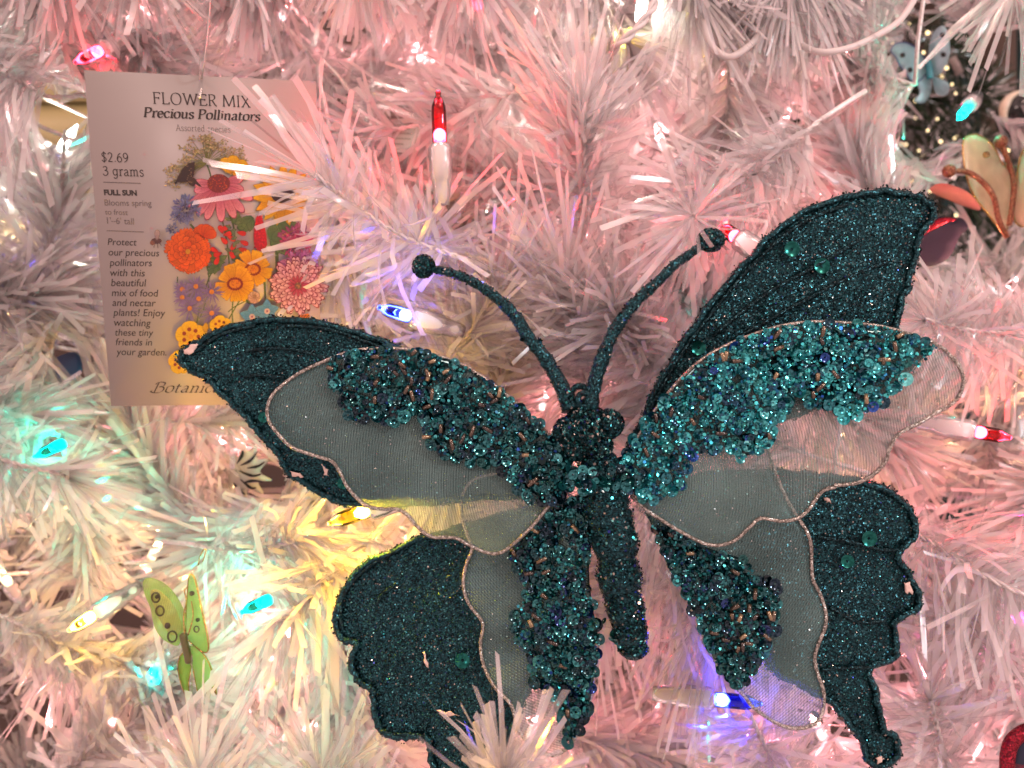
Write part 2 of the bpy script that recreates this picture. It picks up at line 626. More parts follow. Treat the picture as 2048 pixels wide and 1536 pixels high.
# outline, distance in front of which no ordinary needle may pass
KEEP_CLEAR = [(q, .284) for q in (glf, glh, grf, grh)] + [
    ([(540, 800), (640, 740), (800, 700), (1000, 780), (1130, 900), (1110, 1000), (1000, 1110), (900, 1075), (760, 1015)], .284),
    ([(1270, 930), (1400, 720), (1600, 640), (1800, 670), (1920, 770), (1900, 840), (1780, 900), (1700, 970), (1600, 1030), (1430, 1090), (1280, 1000)], .284),
    ([(930, 1100), (1100, 1020), (1200, 1020), (1200, 1400), (1150, 1500), (1080, 1480)], .284),
    ([(1290, 1010), (1500, 900), (1600, 1030), (1650, 1210), (1630, 1420), (1560, 1450), (1460, 1360), (1360, 1150)], .284),
    ([(1110, 800), (1240, 800), (1250, 920), (1290, 1310), (1220, 1300), (1150, 950)], .284),
    ([(820, 500), (880, 500), (1060, 650), (1130, 780), (1180, 780), (1240, 600), (1330, 530), (1340, 560), (1240, 760), (1100, 800), (960, 610), (830, 560)], .275),
    ([(300, 1140), (440, 1150), (440, 1330), (380, 1350), (285, 1250)], .31),
    ([(1780, 50), (1905, 45), (1905, 210), (1820, 205), (1780, 130)], .50),
    ([(1925, 265), (2050, 255), (2050, 440), (1990, 450), (1930, 360), (1860, 370), (1860, 340)], .41),
    ([(1830, 425), (1940, 430), (1935, 480), (1890, 530), (1830, 520)], .42),
    ([(110, 100), (180, 95), (180, 130), (120, 132)], .325), ([(640, 1010), (760, 990), (760, 1035), (650, 1062)], .30), ([(475, 1190), (550, 1185), (550, 1230), (475, 1235)], .35),
    ([(1420, 1375), (1530, 1380), (1530, 1420), (1420, 1420)], .30), ([(745, 600), (840, 605), (840, 660), (745, 640)], .31), ([(1925, 835), (2030, 850), (2030, 890), (1925, 890)], .31),
    ([(55, 875), (140, 870), (140, 922), (55, 927)], .368), ([(1450, 450), (1500, 455), (1500, 500), (1450, 500)], .292), ([(845, 180), (915, 180), (915, 400), (850, 400)], .30),
    ([(1910, 190), (1960, 190), (1960, 250), (1910, 250)], .41), ([(1250, -30), (1310, -30), (1310, 70), (1250, 70)], .37), ([(1245, 50), (1280, 50), (1270, 110), (1235, 110)], .36),
    ([(135, 1215), (235, 1180), (250, 1220), (140, 1275)], .345)]

# ------------------------------------------------------------------ the white tree
TREE = thing('white_christmas_tree', (0, .80, -.75), 'white artificial tree with flat shiny plastic needles on twisted wire twigs', 'tree')
mb = MB()
mb.tube([(0, .80, -.75), (0, .80, 0), (0, .80, .75)], [.02, .018, .012], 16)
mb.build('trunk', M['trunk'], TREE, smooth=True)

# places where the photograph sees past the needles: centre x, y, radii
GAPS = [(1975, 170, 105, 130), (1850, 250, 60, 85), (1985, 420, 40, 60), (1870, 440, 60, 55), (120, 240, 65, 95), (255, 1240, 45, 34), (112, 1195, 42, 22), (1800, 1348, 32, 34),
        (690, 200, 22, 60), (95, 1430, 46, 22), (135, 720, 42, 45), (1655, 135, 40, 28), (1450, 190, 26, 70), (255, 1440, 20, 28),
        (570, 1420, 24, 14), (1780, 760, 40, 30), (800, 260, 34, 80), (530, 950, 50, 50), (2030, 1480, 40, 60), (1880, 470, 60, 50), (1985, 360, 70, 80), (1845, 130, 50, 60)]

def needles(mb, stem, n, L, w, theta=50, tipfan=True, ymin=None, gaps=True, droop=.12, offwings=False, flat=True):
    """flat cut plastic strips all round a twig"""
    stem = np.asarray(stem)
    seg = np.linalg.norm(np.diff(stem, axis=0), axis=1)
    cum = np.concatenate([[0], np.cumsum(seg)])
    t = (rng.random(n) * .97 + .03) ** .75
    t = np.where(rng.random(n) < .06, 1.0, t) if tipfan else t
    s = t * cum[-1]
    B = np.stack([np.interp(s, cum, stem[:, k]) for k in range(3)], 1)
    T = norm(np.stack([np.interp(np.minimum(s + .002, cum[-1]), cum, stem[:, k]) - np.interp(np.minimum(s + .002, cum[-1]) - .004, cum, stem[:, k]) for k in range(3)], 1))
    a = norm(np.cross(T, [.3, .1, .95]))
    b = np.cross(T, a)
    ph = rng.random(n) * 2 * math.pi
    R = np.cos(ph)[:, None] * a + np.sin(ph)[:, None] * b
    if flat:
        R[:, 1] *= .5                                    # sprays lie along the outside of the tree
        R = norm(R)
    th = np.radians(rng.normal(theta, 11, n))
    th = np.where(t > .97, th * rng.uniform(.15, .9, n), th)
    D = np.cos(th)[:, None] * T + np.sin(th)[:, None] * R
    Ln = L * rng.uniform(.55, 1.15, n)
    bend = T * rng.normal(.12, .22, n)[:, None] + rng.normal(0, .14, (n, 3)) + np.array([0, 0, -1]) * droop * rng.random(n)[:, None]
    W = norm(np.cross(D, norm(R + rng.normal(0, .55, (n, 3)) + np.cross(T, R) * rng.normal(0, .5, n)[:, None])))
    ww = w * rng.uniform(.7, 1.25, n)
    tw = rng.normal(0, .5, n)
    N2 = np.cross(D, W)
    V = []
    for u in (0, .34, .68, 1.0):
        c = B + Ln[:, None] * (u * D + u * u * bend)
        ang = tw * u
        wv = W * np.cos(ang)[:, None] + N2 * np.sin(ang)[:, None]
        hw = (ww * (.55 if u == 0 else 1.0) * .5)[:, None]
        sl = (rng.normal(0, .35, n) * ww)[:, None] * D if u == 1.0 else 0
        V.append(c - wv * hw + sl)
        V.append(c + wv * hw - (sl * .6 if u == 1.0 else 0))
    V = np.stack(V, 1)                                   # n, 8, 3
    mid = V[:, 4]
    tip = V[:, 6]
    ok = np.ones(n, bool)
    if ymin is not None:
        ok &= (V[:, :, 1].min(1) > ymin)
    if gaps:
        prj = []
        for q in (V[:, 2], mid, tip):
            px = 1024 + q[:, 0] / q[:, 1] * F
            py = 768 - q[:, 2] / q[:, 1] * F
            for gx, gy, rx, ry in GAPS:
                ok &= ((px - gx) / rx) ** 2 + ((py - gy) / ry) ** 2 > rng.uniform(.45, 1.2, n)
            prj.append((px, py, q[:, 1]))
        prj.append(((prj[0][0] + prj[1][0]) / 2, (prj[0][1] + prj[1][1]) / 2, prj[0][2]))
        prj.append(((prj[1][0] + prj[2][0]) / 2, (prj[1][1] + prj[2][1]) / 2, prj[1][2]))
        for px, py, yy in prj:
            for pol, dmin in KEEP_CLEAR:
                near = yy < dmin
                if near.any():
                    ok &= ~(near & inside(pol, px, py))
    if offwings:
        for q in (V[:, 2], mid, (mid + tip) / 2, tip):
            px = 1024 + q[:, 0] / q[:, 1] * F
            py = 768 - q[:, 2] / q[:, 1] * F
            for pol in (glf, glh, grf, grh):
                ok &= ~inside(np.mean(pol, 0) + (np.array(pol) - np.mean(pol, 0)) * 1.03, px, py)
    V = V[ok]
    k = len(V)
    if k == 0:
        return
    base = np.arange(k)[:, None, None] * 8
    q = np.array([[0, 1, 3, 2], [2, 3, 5, 4], [4, 5, 7, 6]])[None]
    tn = rng.uniform(.93, 1.0, k)
    C = np.repeat(np.stack([tn, tn * rng.uniform(.98, 1.0, k), tn * rng.uniform(.97, 1.02, k)], 1), 8, 0)
    mb.add(V.reshape(-1, 3), (base + q).reshape(-1, 4), np.minimum(C, 1))

def stem_curve(base, tip, sag=.004):
    base, tip = np.asarray(base), np.asarray(tip)
    mid = (base + tip) / 2 + np.array([rng.normal(0, .003), rng.normal(0, .003), -sag])
    return cr([base, mid, tip], 6)

def bough(base, tip):
    """bare wire from the twig's root back to the trunk"""
    base, tip = np.asarray(base), np.asarray(tip)
    T = norm(base - tip)
    end = np.array([0, .80, max(-.7, min(.7, base[2] - .05))])
    p1 = base + T * .03 + np.array([0, .03, 0])
    if base[0] / base[1] > .5 and base[2] / base[1] > .1:   # the top right sprays hang from boughs higher up
        end = np.array([0, .80, .62])
        p1 = base + np.array([0, .03, .16])
    return cr([base, p1, (p1 * .4 + end * .6) + np.array([0, 0, -.01]), end], 5)

def twig(base, tip, n=300, L=.028, w=.00125, **kw):
    st = stem_curve(base, tip)
    mb = MB()
    # two wires twisted round one another
    fine = cr(st, 5)
    tt = norm(np.gradient(fine, axis=0))
    a = norm(np.cross(tt, [.3, .1, .95]))
    b = np.cross(tt, a)
    arc = np.concatenate([[0], np.cumsum(np.linalg.norm(np.diff(fine, axis=0), axis=1))])
    for ph in (0, math.pi):
        an = arc / .0045 * 2 * math.pi * .5 + ph
        mb.tube(fine + .0005 * (np.cos(an)[:, None] * a + np.sin(an)[:, None] * b), .00055, 5)
    mb.tube(bough(base, tip), .0011, 6)
    o = mb.build('branch', M['wire'], TREE, smooth=True)
    nb = MB()
    needles(nb, st, n, L, w, **kw)
    if nb.n:
        nb.build('needles', M['needle'], o)
    return o

def tw(b, t, **kw):
    kw['n'] = int(kw.get('n', 300) * (1.5 if kw.get('gaps', True) else 1.0))
    kw['w'] = kw.get('w', .0014) * 1.2
    return twig(at(*b), at(*t), **kw)

# twigs one can follow in the photograph
NEAR = dict(gaps=False)
tw((920, 515, .300), (630, 350, .268), n=190, L=.030, w=.0018, theta=58, gaps=False, tipfan=False)
tw((1000, 1700, .275), (1010, 1555, .226), n=300, L=.028, w=.0014, theta=44, gaps=False, flat=False)
tw((1440, 400, .345), (1386, 432, .262), n=230, L=.027, w=.0014, theta=70, gaps=False, offwings=True, flat=False)
tw((1640, 240, .315), (1405, 400, .290), n=240, L=.03, w=.0015, ymin=.255)
tw((1165, 500, .35), (1168, 210, .305), n=330, L=.031, w=.0014, ymin=.27)
tw((1800, 1045, .305), (2080, 1200, .275), n=260, L=.034, w=.0015, theta=70, ymin=.263, droop=.5)
tw((770, 1045, .320), (545, 1250, .288), n=230, L=.032, w=.0016, theta=60, ymin=.262, droop=.3)
tw((390, 1090, .34), (590, 1080, .300), n=230, L=.030, w=.0014, ymin=.275, droop=.6)
tw((330, 1780, .285), (400, 1555, .268), n=230, L=.031, w=.0016, theta=52, gaps=False)
tw((690, 1760, .30), (640, 1560, .283), n=220, L=.030, w=.0015, theta=52, ymin=.262)
tw((2120, 650, .325), (1850, 640, .292), n=300, L=.031, w=.0015, theta=64, ymin=.262)
tw((60, -230, .325), (150, -50, .315), n=260, L=.031, w=.0016)
tw((260, -260, .315), (275, -75, .305), n=230, L=.030, w=.0016)
tw((520, -250, .325), (490, -75, .315), n=220, L=.030, w=.0015)
tw((720, -250, .325), (720, -75, .315), n=220, L=.030, w=.0015)
tw((930, -230, .33), (950, -50, .32), n=240, L=.030, w=.0015)
tw((1380, -200, .33), (1400, -10, .32), n=300, L=.030, w=.0011, droop=.4)
tw((1560, -200, .33), (1580, -20, .32), n=300, L=.032, w=.0010, droop=.4)
tw((2030, -140, .36), (2030, -25, .33), n=150, L=.032, w=.0018, gaps=False, droop=.5)
tw((1800, 420, .42), (1755, 100, .37), n=330, L=.030, w=.0013)
tw((-80, 60, .34), (70, 180, .32), n=230, L=.031, w=.0015, droop=.4)
tw((-100, 830, .35), (130, 950, .33), n=260, L=.031, w=.0015)
tw((1280, 960, .33), (1440, 1340, .290), n=330, L=.033, w=.0014, ymin=.266)
tw((1930, 1640, .33), (1860, 1400, .290), n=260, L=.032, w=.0015, ymin=.263)
tw((1590, 1640, .32), (1500, 1430, .288), n=260, L=.031, w=.0013, ymin=.266)
tw((1190, 800, .34), (1130, 560, .305), n=330, L=.033, w=.0013, ymin=.268)
tw((1370, 760, .33), (1230, 620, .300), n=280, L=.031, w=.0014, ymin=.268)
tw((880, 760, .34), (1010, 560, .31), n=260, L=.031, w=.0014, ymin=.27)
tw((700, 640, .34), (860, 470, .305), n=200, L=.03, w=.0014, ymin=.29)
tw((1990, 1310, .34), (1930, 1230, .30), n=240, L=.031, w=.0014, ymin=.27)
nexp = 30

# the rest of the outer twigs, each its own branch
cells = [(x, y) for x in range(-90, 2260, 255) for y in range(-60, 1700, 225)]
random.shuffle(cells)
for (x, y) in cells[:69]:
    x += random.uniform(-80, 80)
    y += random.uniform(-70, 70)
    d = random.uniform(.335, .375)
    if any(((x - g[0]) / g[2]) ** 2 + ((y - g[1]) / g[3]) ** 2 < 1.3 for g in GAPS if g[2] > 55):
        continue
    ang = random.uniform(0, 2 * math.pi)
    if random.random() < .5:
        ang = random.gauss(math.pi / 2, .9)             # many hang
    ln = random.uniform(230, 400)
    dx, dy = math.cos(ang) * ln, math.sin(ang) * ln
    tw((x - dx * .5, y - dy * .5, d + random.uniform(.0, .03)), (x + dx * .5, y + dy * .5, d), n=480, L=random.uniform(.026, .034), w=.0017, ymin=.296)

# deeper twigs nobody could count
mb = MB()
for x in range(-480, 2640, 165):
    for y in range(-150, 1750, 165):
        px, py = x + random.uniform(-80, 80), y + random.uniform(-80, 80)
        d = random.uniform(.40, .50)
        ang = random.uniform(0, 2 * math.pi)
        ln = random.uniform(120, 220)
        dx, dy = math.cos(ang) * ln, math.sin(ang) * ln
        st = stem_curve(at(px - dx * .5, py - dy * .5, d + .02), at(px + dx * .5, py + dy * .5, d))
        needles(mb, st, 330, .036, .0024, ymin=.33)
o = mb.build('inner_needles', M['needle'], TREE)
o['kind'] = 'stuff'

# ------------------------------------------------------------------ lights of the tree
BC = {'red': ((.85, .006, .02), (1, .10, .15)), 'blue': ((.01, .02, .75), (.14, .22, 1)), 'green': ((.0, .45, .34), (.08, 1, .72)),
      'yellow': ((1, .72, .04), (1, .62, .16)), 'pink': ((.8, .02, .3), (1, .12, .45)), 'white': ((1, .95, .85), (1, .93, .85)), 'rose': ((1, .48, .46), (1, .44, .47)), 'amber': ((1, .75, .35), (1, .72, .40))}  # rose and amber serve only the extra bulbs added deep inside
GLASS = {k: mat_glass(k + '_bulb_glass', v[0], .0006 if k in ('rose', 'amber', 'white') else .0004 if k == 'green' else .0012 if k == 'yellow' else .002) for k, v in BC.items()}
FIL = {k: mat_emit(k + '_filament', tuple(min(1, .55 + c) for c in v[1]), 4.0 if k in ('rose', 'amber') else 30.0) for k, v in BC.items()}
LG = 'coloured mini lights strung through the white tree'

def lathe(mb, prof, base, axis, seg=16):
    axis = norm(axis)
    a = norm(np.cross(axis, [.3, .9, .2]))
    b = np.cross(axis, a)
    an = np.arange(seg) * 2 * math.pi / seg
    v = []
    for r, h in prof:
        v.append(np.asarray(base) + axis * h + r * (np.cos(an)[:, None] * a + np.sin(an)[:, None] * b))
    f = []
    for i in range(len(prof) - 1):
        for k in range(seg):
            f.append((i * seg + k, i * seg + (k + 1) % seg, (i + 1) * seg + (k + 1) % seg, (i + 1) * seg + k))
    mb.add(np.vstack(v), f)

def light(col, base, tip, power, label, socket=True):
    B, Tp = at(*base), at(*tip)
    ax = norm(Tp - B)
    L = float(np.linalg.norm(Tp - B))
    rt = thing('mini_light', B, label, 'light bulb', LG)
    mb = MB()
    R = .0027
    prof = [(R * .9, 0), (R, .1 * L), (R, .62 * L), (R * .93, .72 * L), (R * .6, .83 * L), (R * .36, .9 * L), (R * .42, .95 * L), (R * .28, .99 * L), (.00001, L)]
    lathe(mb, prof, B, ax)
    gl = mb.build('glass_bulb', GLASS[col], rt, smooth=True)
    mb = MB()
    mb.ball(B + ax * L * .2, .0023, 10, 8, scale=(1, 1, 1))
    mb.tube([B + ax * L * .02, B + ax * L * .2], .0003, 6)
    mb.build('filament', FIL[col], gl, smooth=True)
    if socket:
        mb = MB()
        lathe(mb, [(.00001, .0012), (.0026, .0012), (.0040, .0), (.0043, -.0015), (.0041, -.003), (.0043, -.0035), (.0041, -.012), (.0035, -.0125), (.0031, -.017), (.0026, -.021), (.00001, -.021)], B, ax)
        mb.build('socket', M['socket'], rt, smooth=True)
    l = bpy.data.lights.new('bulb_glow', 'POINT')
    l.energy = power * 6.5
    l.color = BC[col][1]
    l.shadow_soft_size = .0018
    lo = bpy.data.objects.new('bulb_glow', l)
    COL.objects.link(lo)
    lo.parent = rt
    lo.location = tuple(float(q) for q in ax * L * .28)
    return rt

light('red', (880, 292, .290), (876, 180, .289), .085, 'lit red mini light standing upright in its white socket right of the seed card')
light('red', (205, 98, .325), (148, 126, .318), .018, 'lit red mini light above the top left corner of the seed card')
light('blue', (824, 634, .296), (755, 614, .290), .06, 'lit blue mini light just above the dark upper left wing')
light('green', (132, 884, .365), (66, 916, .355), .10, 'lit green mini light at the left edge below the seed card')
light('yellow', (742, 1018, .276), (655, 1048, .272), .42, 'lit yellow mini light beside the lower edge of the upper left gauze wing')
light('yellow', (190, 1228, .335), (136, 1262, .326), .10, 'lit yellow mini light left of the small green butterfly')
light('green', (545, 1196, .340), (480, 1226, .332), .20, 'lit green mini light right of the small green butterfly')
light('blue', (1424, 1398, .288), (1526, 1408, .284), .05, 'lit blue mini light behind the pointed lower right gauze wing')
light('red', (1945, 862, .300), (2024, 876, .294), .11, 'lit red mini light lying sideways near the right edge')
light('red', (1478, 478, .286), (1438, 452, .290), .07, 'lit red mini light behind the right antenna knob')
light('red', (1712, 318, .400), (1688, 330, .385), .04, 'lit red mini light above the upper right glitter wing')
light('green', (1938, 212, .400), (1918, 236, .385), .05, 'lit green mini light below the small blue butterfly')
light('pink', (1694, 190, .460), (1676, 206, .455), .06, 'tiny pink mini light left of the small blue butterfly')
light('yellow', (1244, 98, .345), (1262, 56, .340), .05, 'lit yellow mini light under the twisted white cord at the top')
light('white', (1284, 8, .36), (1278, 52, .355), .30, 'glaring white mini light at the top edge of the picture')
light('green', (1400, 604, .35), (1386, 586, .345), .02, 'small green mini light behind the right antenna', False)
light('green', (8, 148, .36), (-24, 170, .35), .015, 'green mini light at the left edge beside the pink needles')
light('green', (308, 1340, .34), (314, 1368, .335), .02, 'green mini light tip below the small green butterfly', False)
light('pink', (2060, 1225, .335), (2036, 1246, .330), .05, 'pink mini light at the right edge beside the lower right glitter wing')
# extra bulbs added deep in the needles to wash the tree with light
for col, x, y, d, p in [('rose', 300, 40, .41, .12), ('red', 960, 20, .37, .02), ('rose', 640, 420, .41, .10), ('rose', 1180, 690, .40, .16), ('rose', 1080, 820, .41, .12),
                        ('rose', 1300, 1180, .39, .12), ('red', 1290, 1250, .36, .03), ('rose', 1560, 260, .43, .10), ('rose', 1620, 110, .43, .12), ('amber', 1960, 720, .39, .12), ('rose', 2000, 600, .38, .12),
                        ('amber', 20, 1170, .42, .07), ('amber', 390, 1400, .43, .06), ('rose', 560, 1300, .41, .12), ('rose', 640, 1500, .38, .10), ('rose', 1880, 1480, .39, .12),
                        ('amber', 20, 480, .42, .10), ('blue', 60, 560, .43, .05), ('rose', 480, 880, .40, .10), ('amber', 560, 830, .42, .08), ('white', 400, 640, .45, .10),
                        ('rose', 1480, 830, .40, .14), ('amber', 1700, 900, .42, .08), ('white', 870, 380, .42, .10), ('white', 1150, 330, .43, .10), ('rose', 1330, 300, .43, .12), ('rose', 1650, 1480, .38, .10),
                        ('rose', 1060, 1480, .38, .10), ('rose', 900, 900, .40, .10), ('rose', 820, 130, .42, .12), ('rose', 1000, 560, .41, .12), ('rose', 1420, 560, .41, .12), ('white', 120, 300, .44, .05),
                        ('rose', 200, 1000, .43, .06), ('amber', 760, 1180, .39, .08), ('rose', 560, 40, .42, .12), ('rose', 1820, 1180, .39, .10), ('rose', 1700, 420, .43, .10), ('white', 80, 720, .43, .05),
                        ('rose', 1240, 120, .43, .10), ('rose', 200, 1480, .40, .08), ('amber', 300, 1120, .42, .06)]:
    light(col, (x, y, d + .01), (x + random.uniform(-40, 40), y - 50, d), p * .95, 'extra mini light added deep among the white needles to brighten them')

# cords of the light string
def cord(pts, r, label, twist=False):
    c = cr([at(*p) for p in pts], 10)
    mb = MB()
    if twist:
        t = norm(np.gradient(c, axis=0))
        a = norm(np.cross(t, [.3, .9, .2]))
        b = np.cross(t, a)
        s = np.concatenate([[0], np.cumsum(np.linalg.norm(np.diff(c, axis=0), axis=1))])
        for ph in (0, math.pi):
            an = s / .016 * 2 * math.pi + ph
            mb.tube(c + r * (np.cos(an)[:, None] * a + np.sin(an)[:, None] * b), r, 8)
    else:
        mb.tube(c, r, 8)
    tag(mb.build('light_cord', M['cord'], smooth=True), label, 'cord', 'cords of the light string')

cord([(1316, -60, .31), (1312, 0, .30), (1270, 60, .296), (1228, 98, .30), (1205, 150, .33)], .0009, 'white light cord running down left from the top edge beside the white glare', True)
cord([(1398, 10, .335), (1408, 50, .315), (1424, 92, .308), (1456, 114, .306), (1490, 98, .308), (1520, 66, .32), (1540, 20, .335)], .0013, 'white light cord hanging in a U loop at the top')
cord([(1570, 70, .33), (1602, 90, .32), (1640, 104, .312), (1690, 98, .312), (1740, 78, .315), (1800, 40, .32), (1840, -20, .33)], .0013, 'white light cord sagging in a shallow curve left of the blue butterfly')

# ------------------------------------------------------------------ seed card
def solve_card():
    r = [ray(168, 140), ray(632, 163), ray(222, 812), ray(643, 808)]
    A = np.stack([r[1], r[2], -r[3]], 1)
    s = np.linalg.solve(A, r[0])
    return r, s
r4, s4 = solve_card()
D0 = .287
dd = [D0, D0 * s4[0], D0 * s4[1], D0 * s4[2]]
print('card depths', dd)
cTL, cTR, cBL, cBR = [r4[i] * dd[i] for i in range(4)]
cU = norm(cTR - cTL)
cN = norm(np.cross(cTR - cTL, cBL - cTL))
if cN[1] > 0:
    cN = -cN
cV = np.cross(cN, cU)
if np.dot(cV, cTL - cBL) < 0:
    cV = -cV
CARD0 = (cBL + cBR) / 2
CARD = thing('seed_card', CARD0, 'cream flower seed card printed with a colourful bouquet, hanging from a silver thread', 'card')
rot = Matrix(((cU[0], cV[0], cN[0]), (cU[1], cV[1], cN[1]), (cU[2], cV[2], cN[2])))
CARD.rotation_euler = rot.to_euler()

def cl(px, py, h=0.0):
    """photo place -> card-local coordinates"""
    r = ray(px, py)
    P = r * (np.dot(cTL, cN) / np.dot(r, cN)) - CARD0
    return np.array([np.dot(P, cU), np.dot(P, cV), h])

def loc(P):
    P = P - CARD0
    return np.array([np.dot(P, cU), np.dot(P, cV), np.dot(P, cN)])
q = [loc(p) for p in (cTL, cTR, cBR, cBL)]
mb = MB()
th = .0006
# the card's sheet, gently bowed is not needed: stiff paper
mb.add(q + [p - np.array([0, 0, th]) for p in q], [(3, 2, 1, 0), (4, 5, 6, 7), (0, 1, 5, 4), (1, 2, 6, 5), (2, 3, 7, 6), (3, 0, 4, 7)])
mb.build('paper', M['card'], CARD, local=True)

def z1(x, y):
    return (140 + .27344 * x, 120 + .27344 * y)
def z2(x, y):
    return (180 + .27344 * x, 460 + .27344 * y)

DG = bpy.context.evaluated_depsgraph_get()
def text_mesh(body, shear=0.0, bold=0.0):
    cu = bpy.data.curves.new('text', 'FONT')
    cu.body = body
    cu.shear = shear
    cu.offset = bold
    cu.resolution_u = 4
    ob = bpy.data.objects.new('text', cu)
    COL.objects.link(ob)
    dg = bpy.context.evaluated_depsgraph_get()
    me = bpy.data.meshes.new_from_object(ob.evaluated_get(dg))
    v = np.array([tuple(x.co) for x in me.vertices])
    f = [tuple(p.vertices) for p in me.polygons]
    bpy.data.objects.remove(ob)
    bpy.data.curves.remove(cu)
    bpy.data.meshes.remove(me)
    return v, f

def sans(mb, body, p0, p1, shear=0.0, bold=0.0, ysc=1.0, h=.00006):
    v, f = text_mesh(body, shear, bold)
    a, b = cl(*p0), cl(*p1)
    e = b - a
    L = np.linalg.norm(e)
    e = e / L
    up = np.array([-e[1], e[0], 0])
    x0, x1 = v[:, 0].min(), v[:, 0].max()
    s = L / (x1 - x0)
    P = a + np.outer((v[:, 0] - x0) * s, e) + np.outer(v[:, 1] * s * ysc, up)
    P[:, 2] = h
    for k in (3, 4):
        ff = [g for g in f if len(g) == k]
        if ff:
            n0 = mb.n
            mb.add(P, ff)

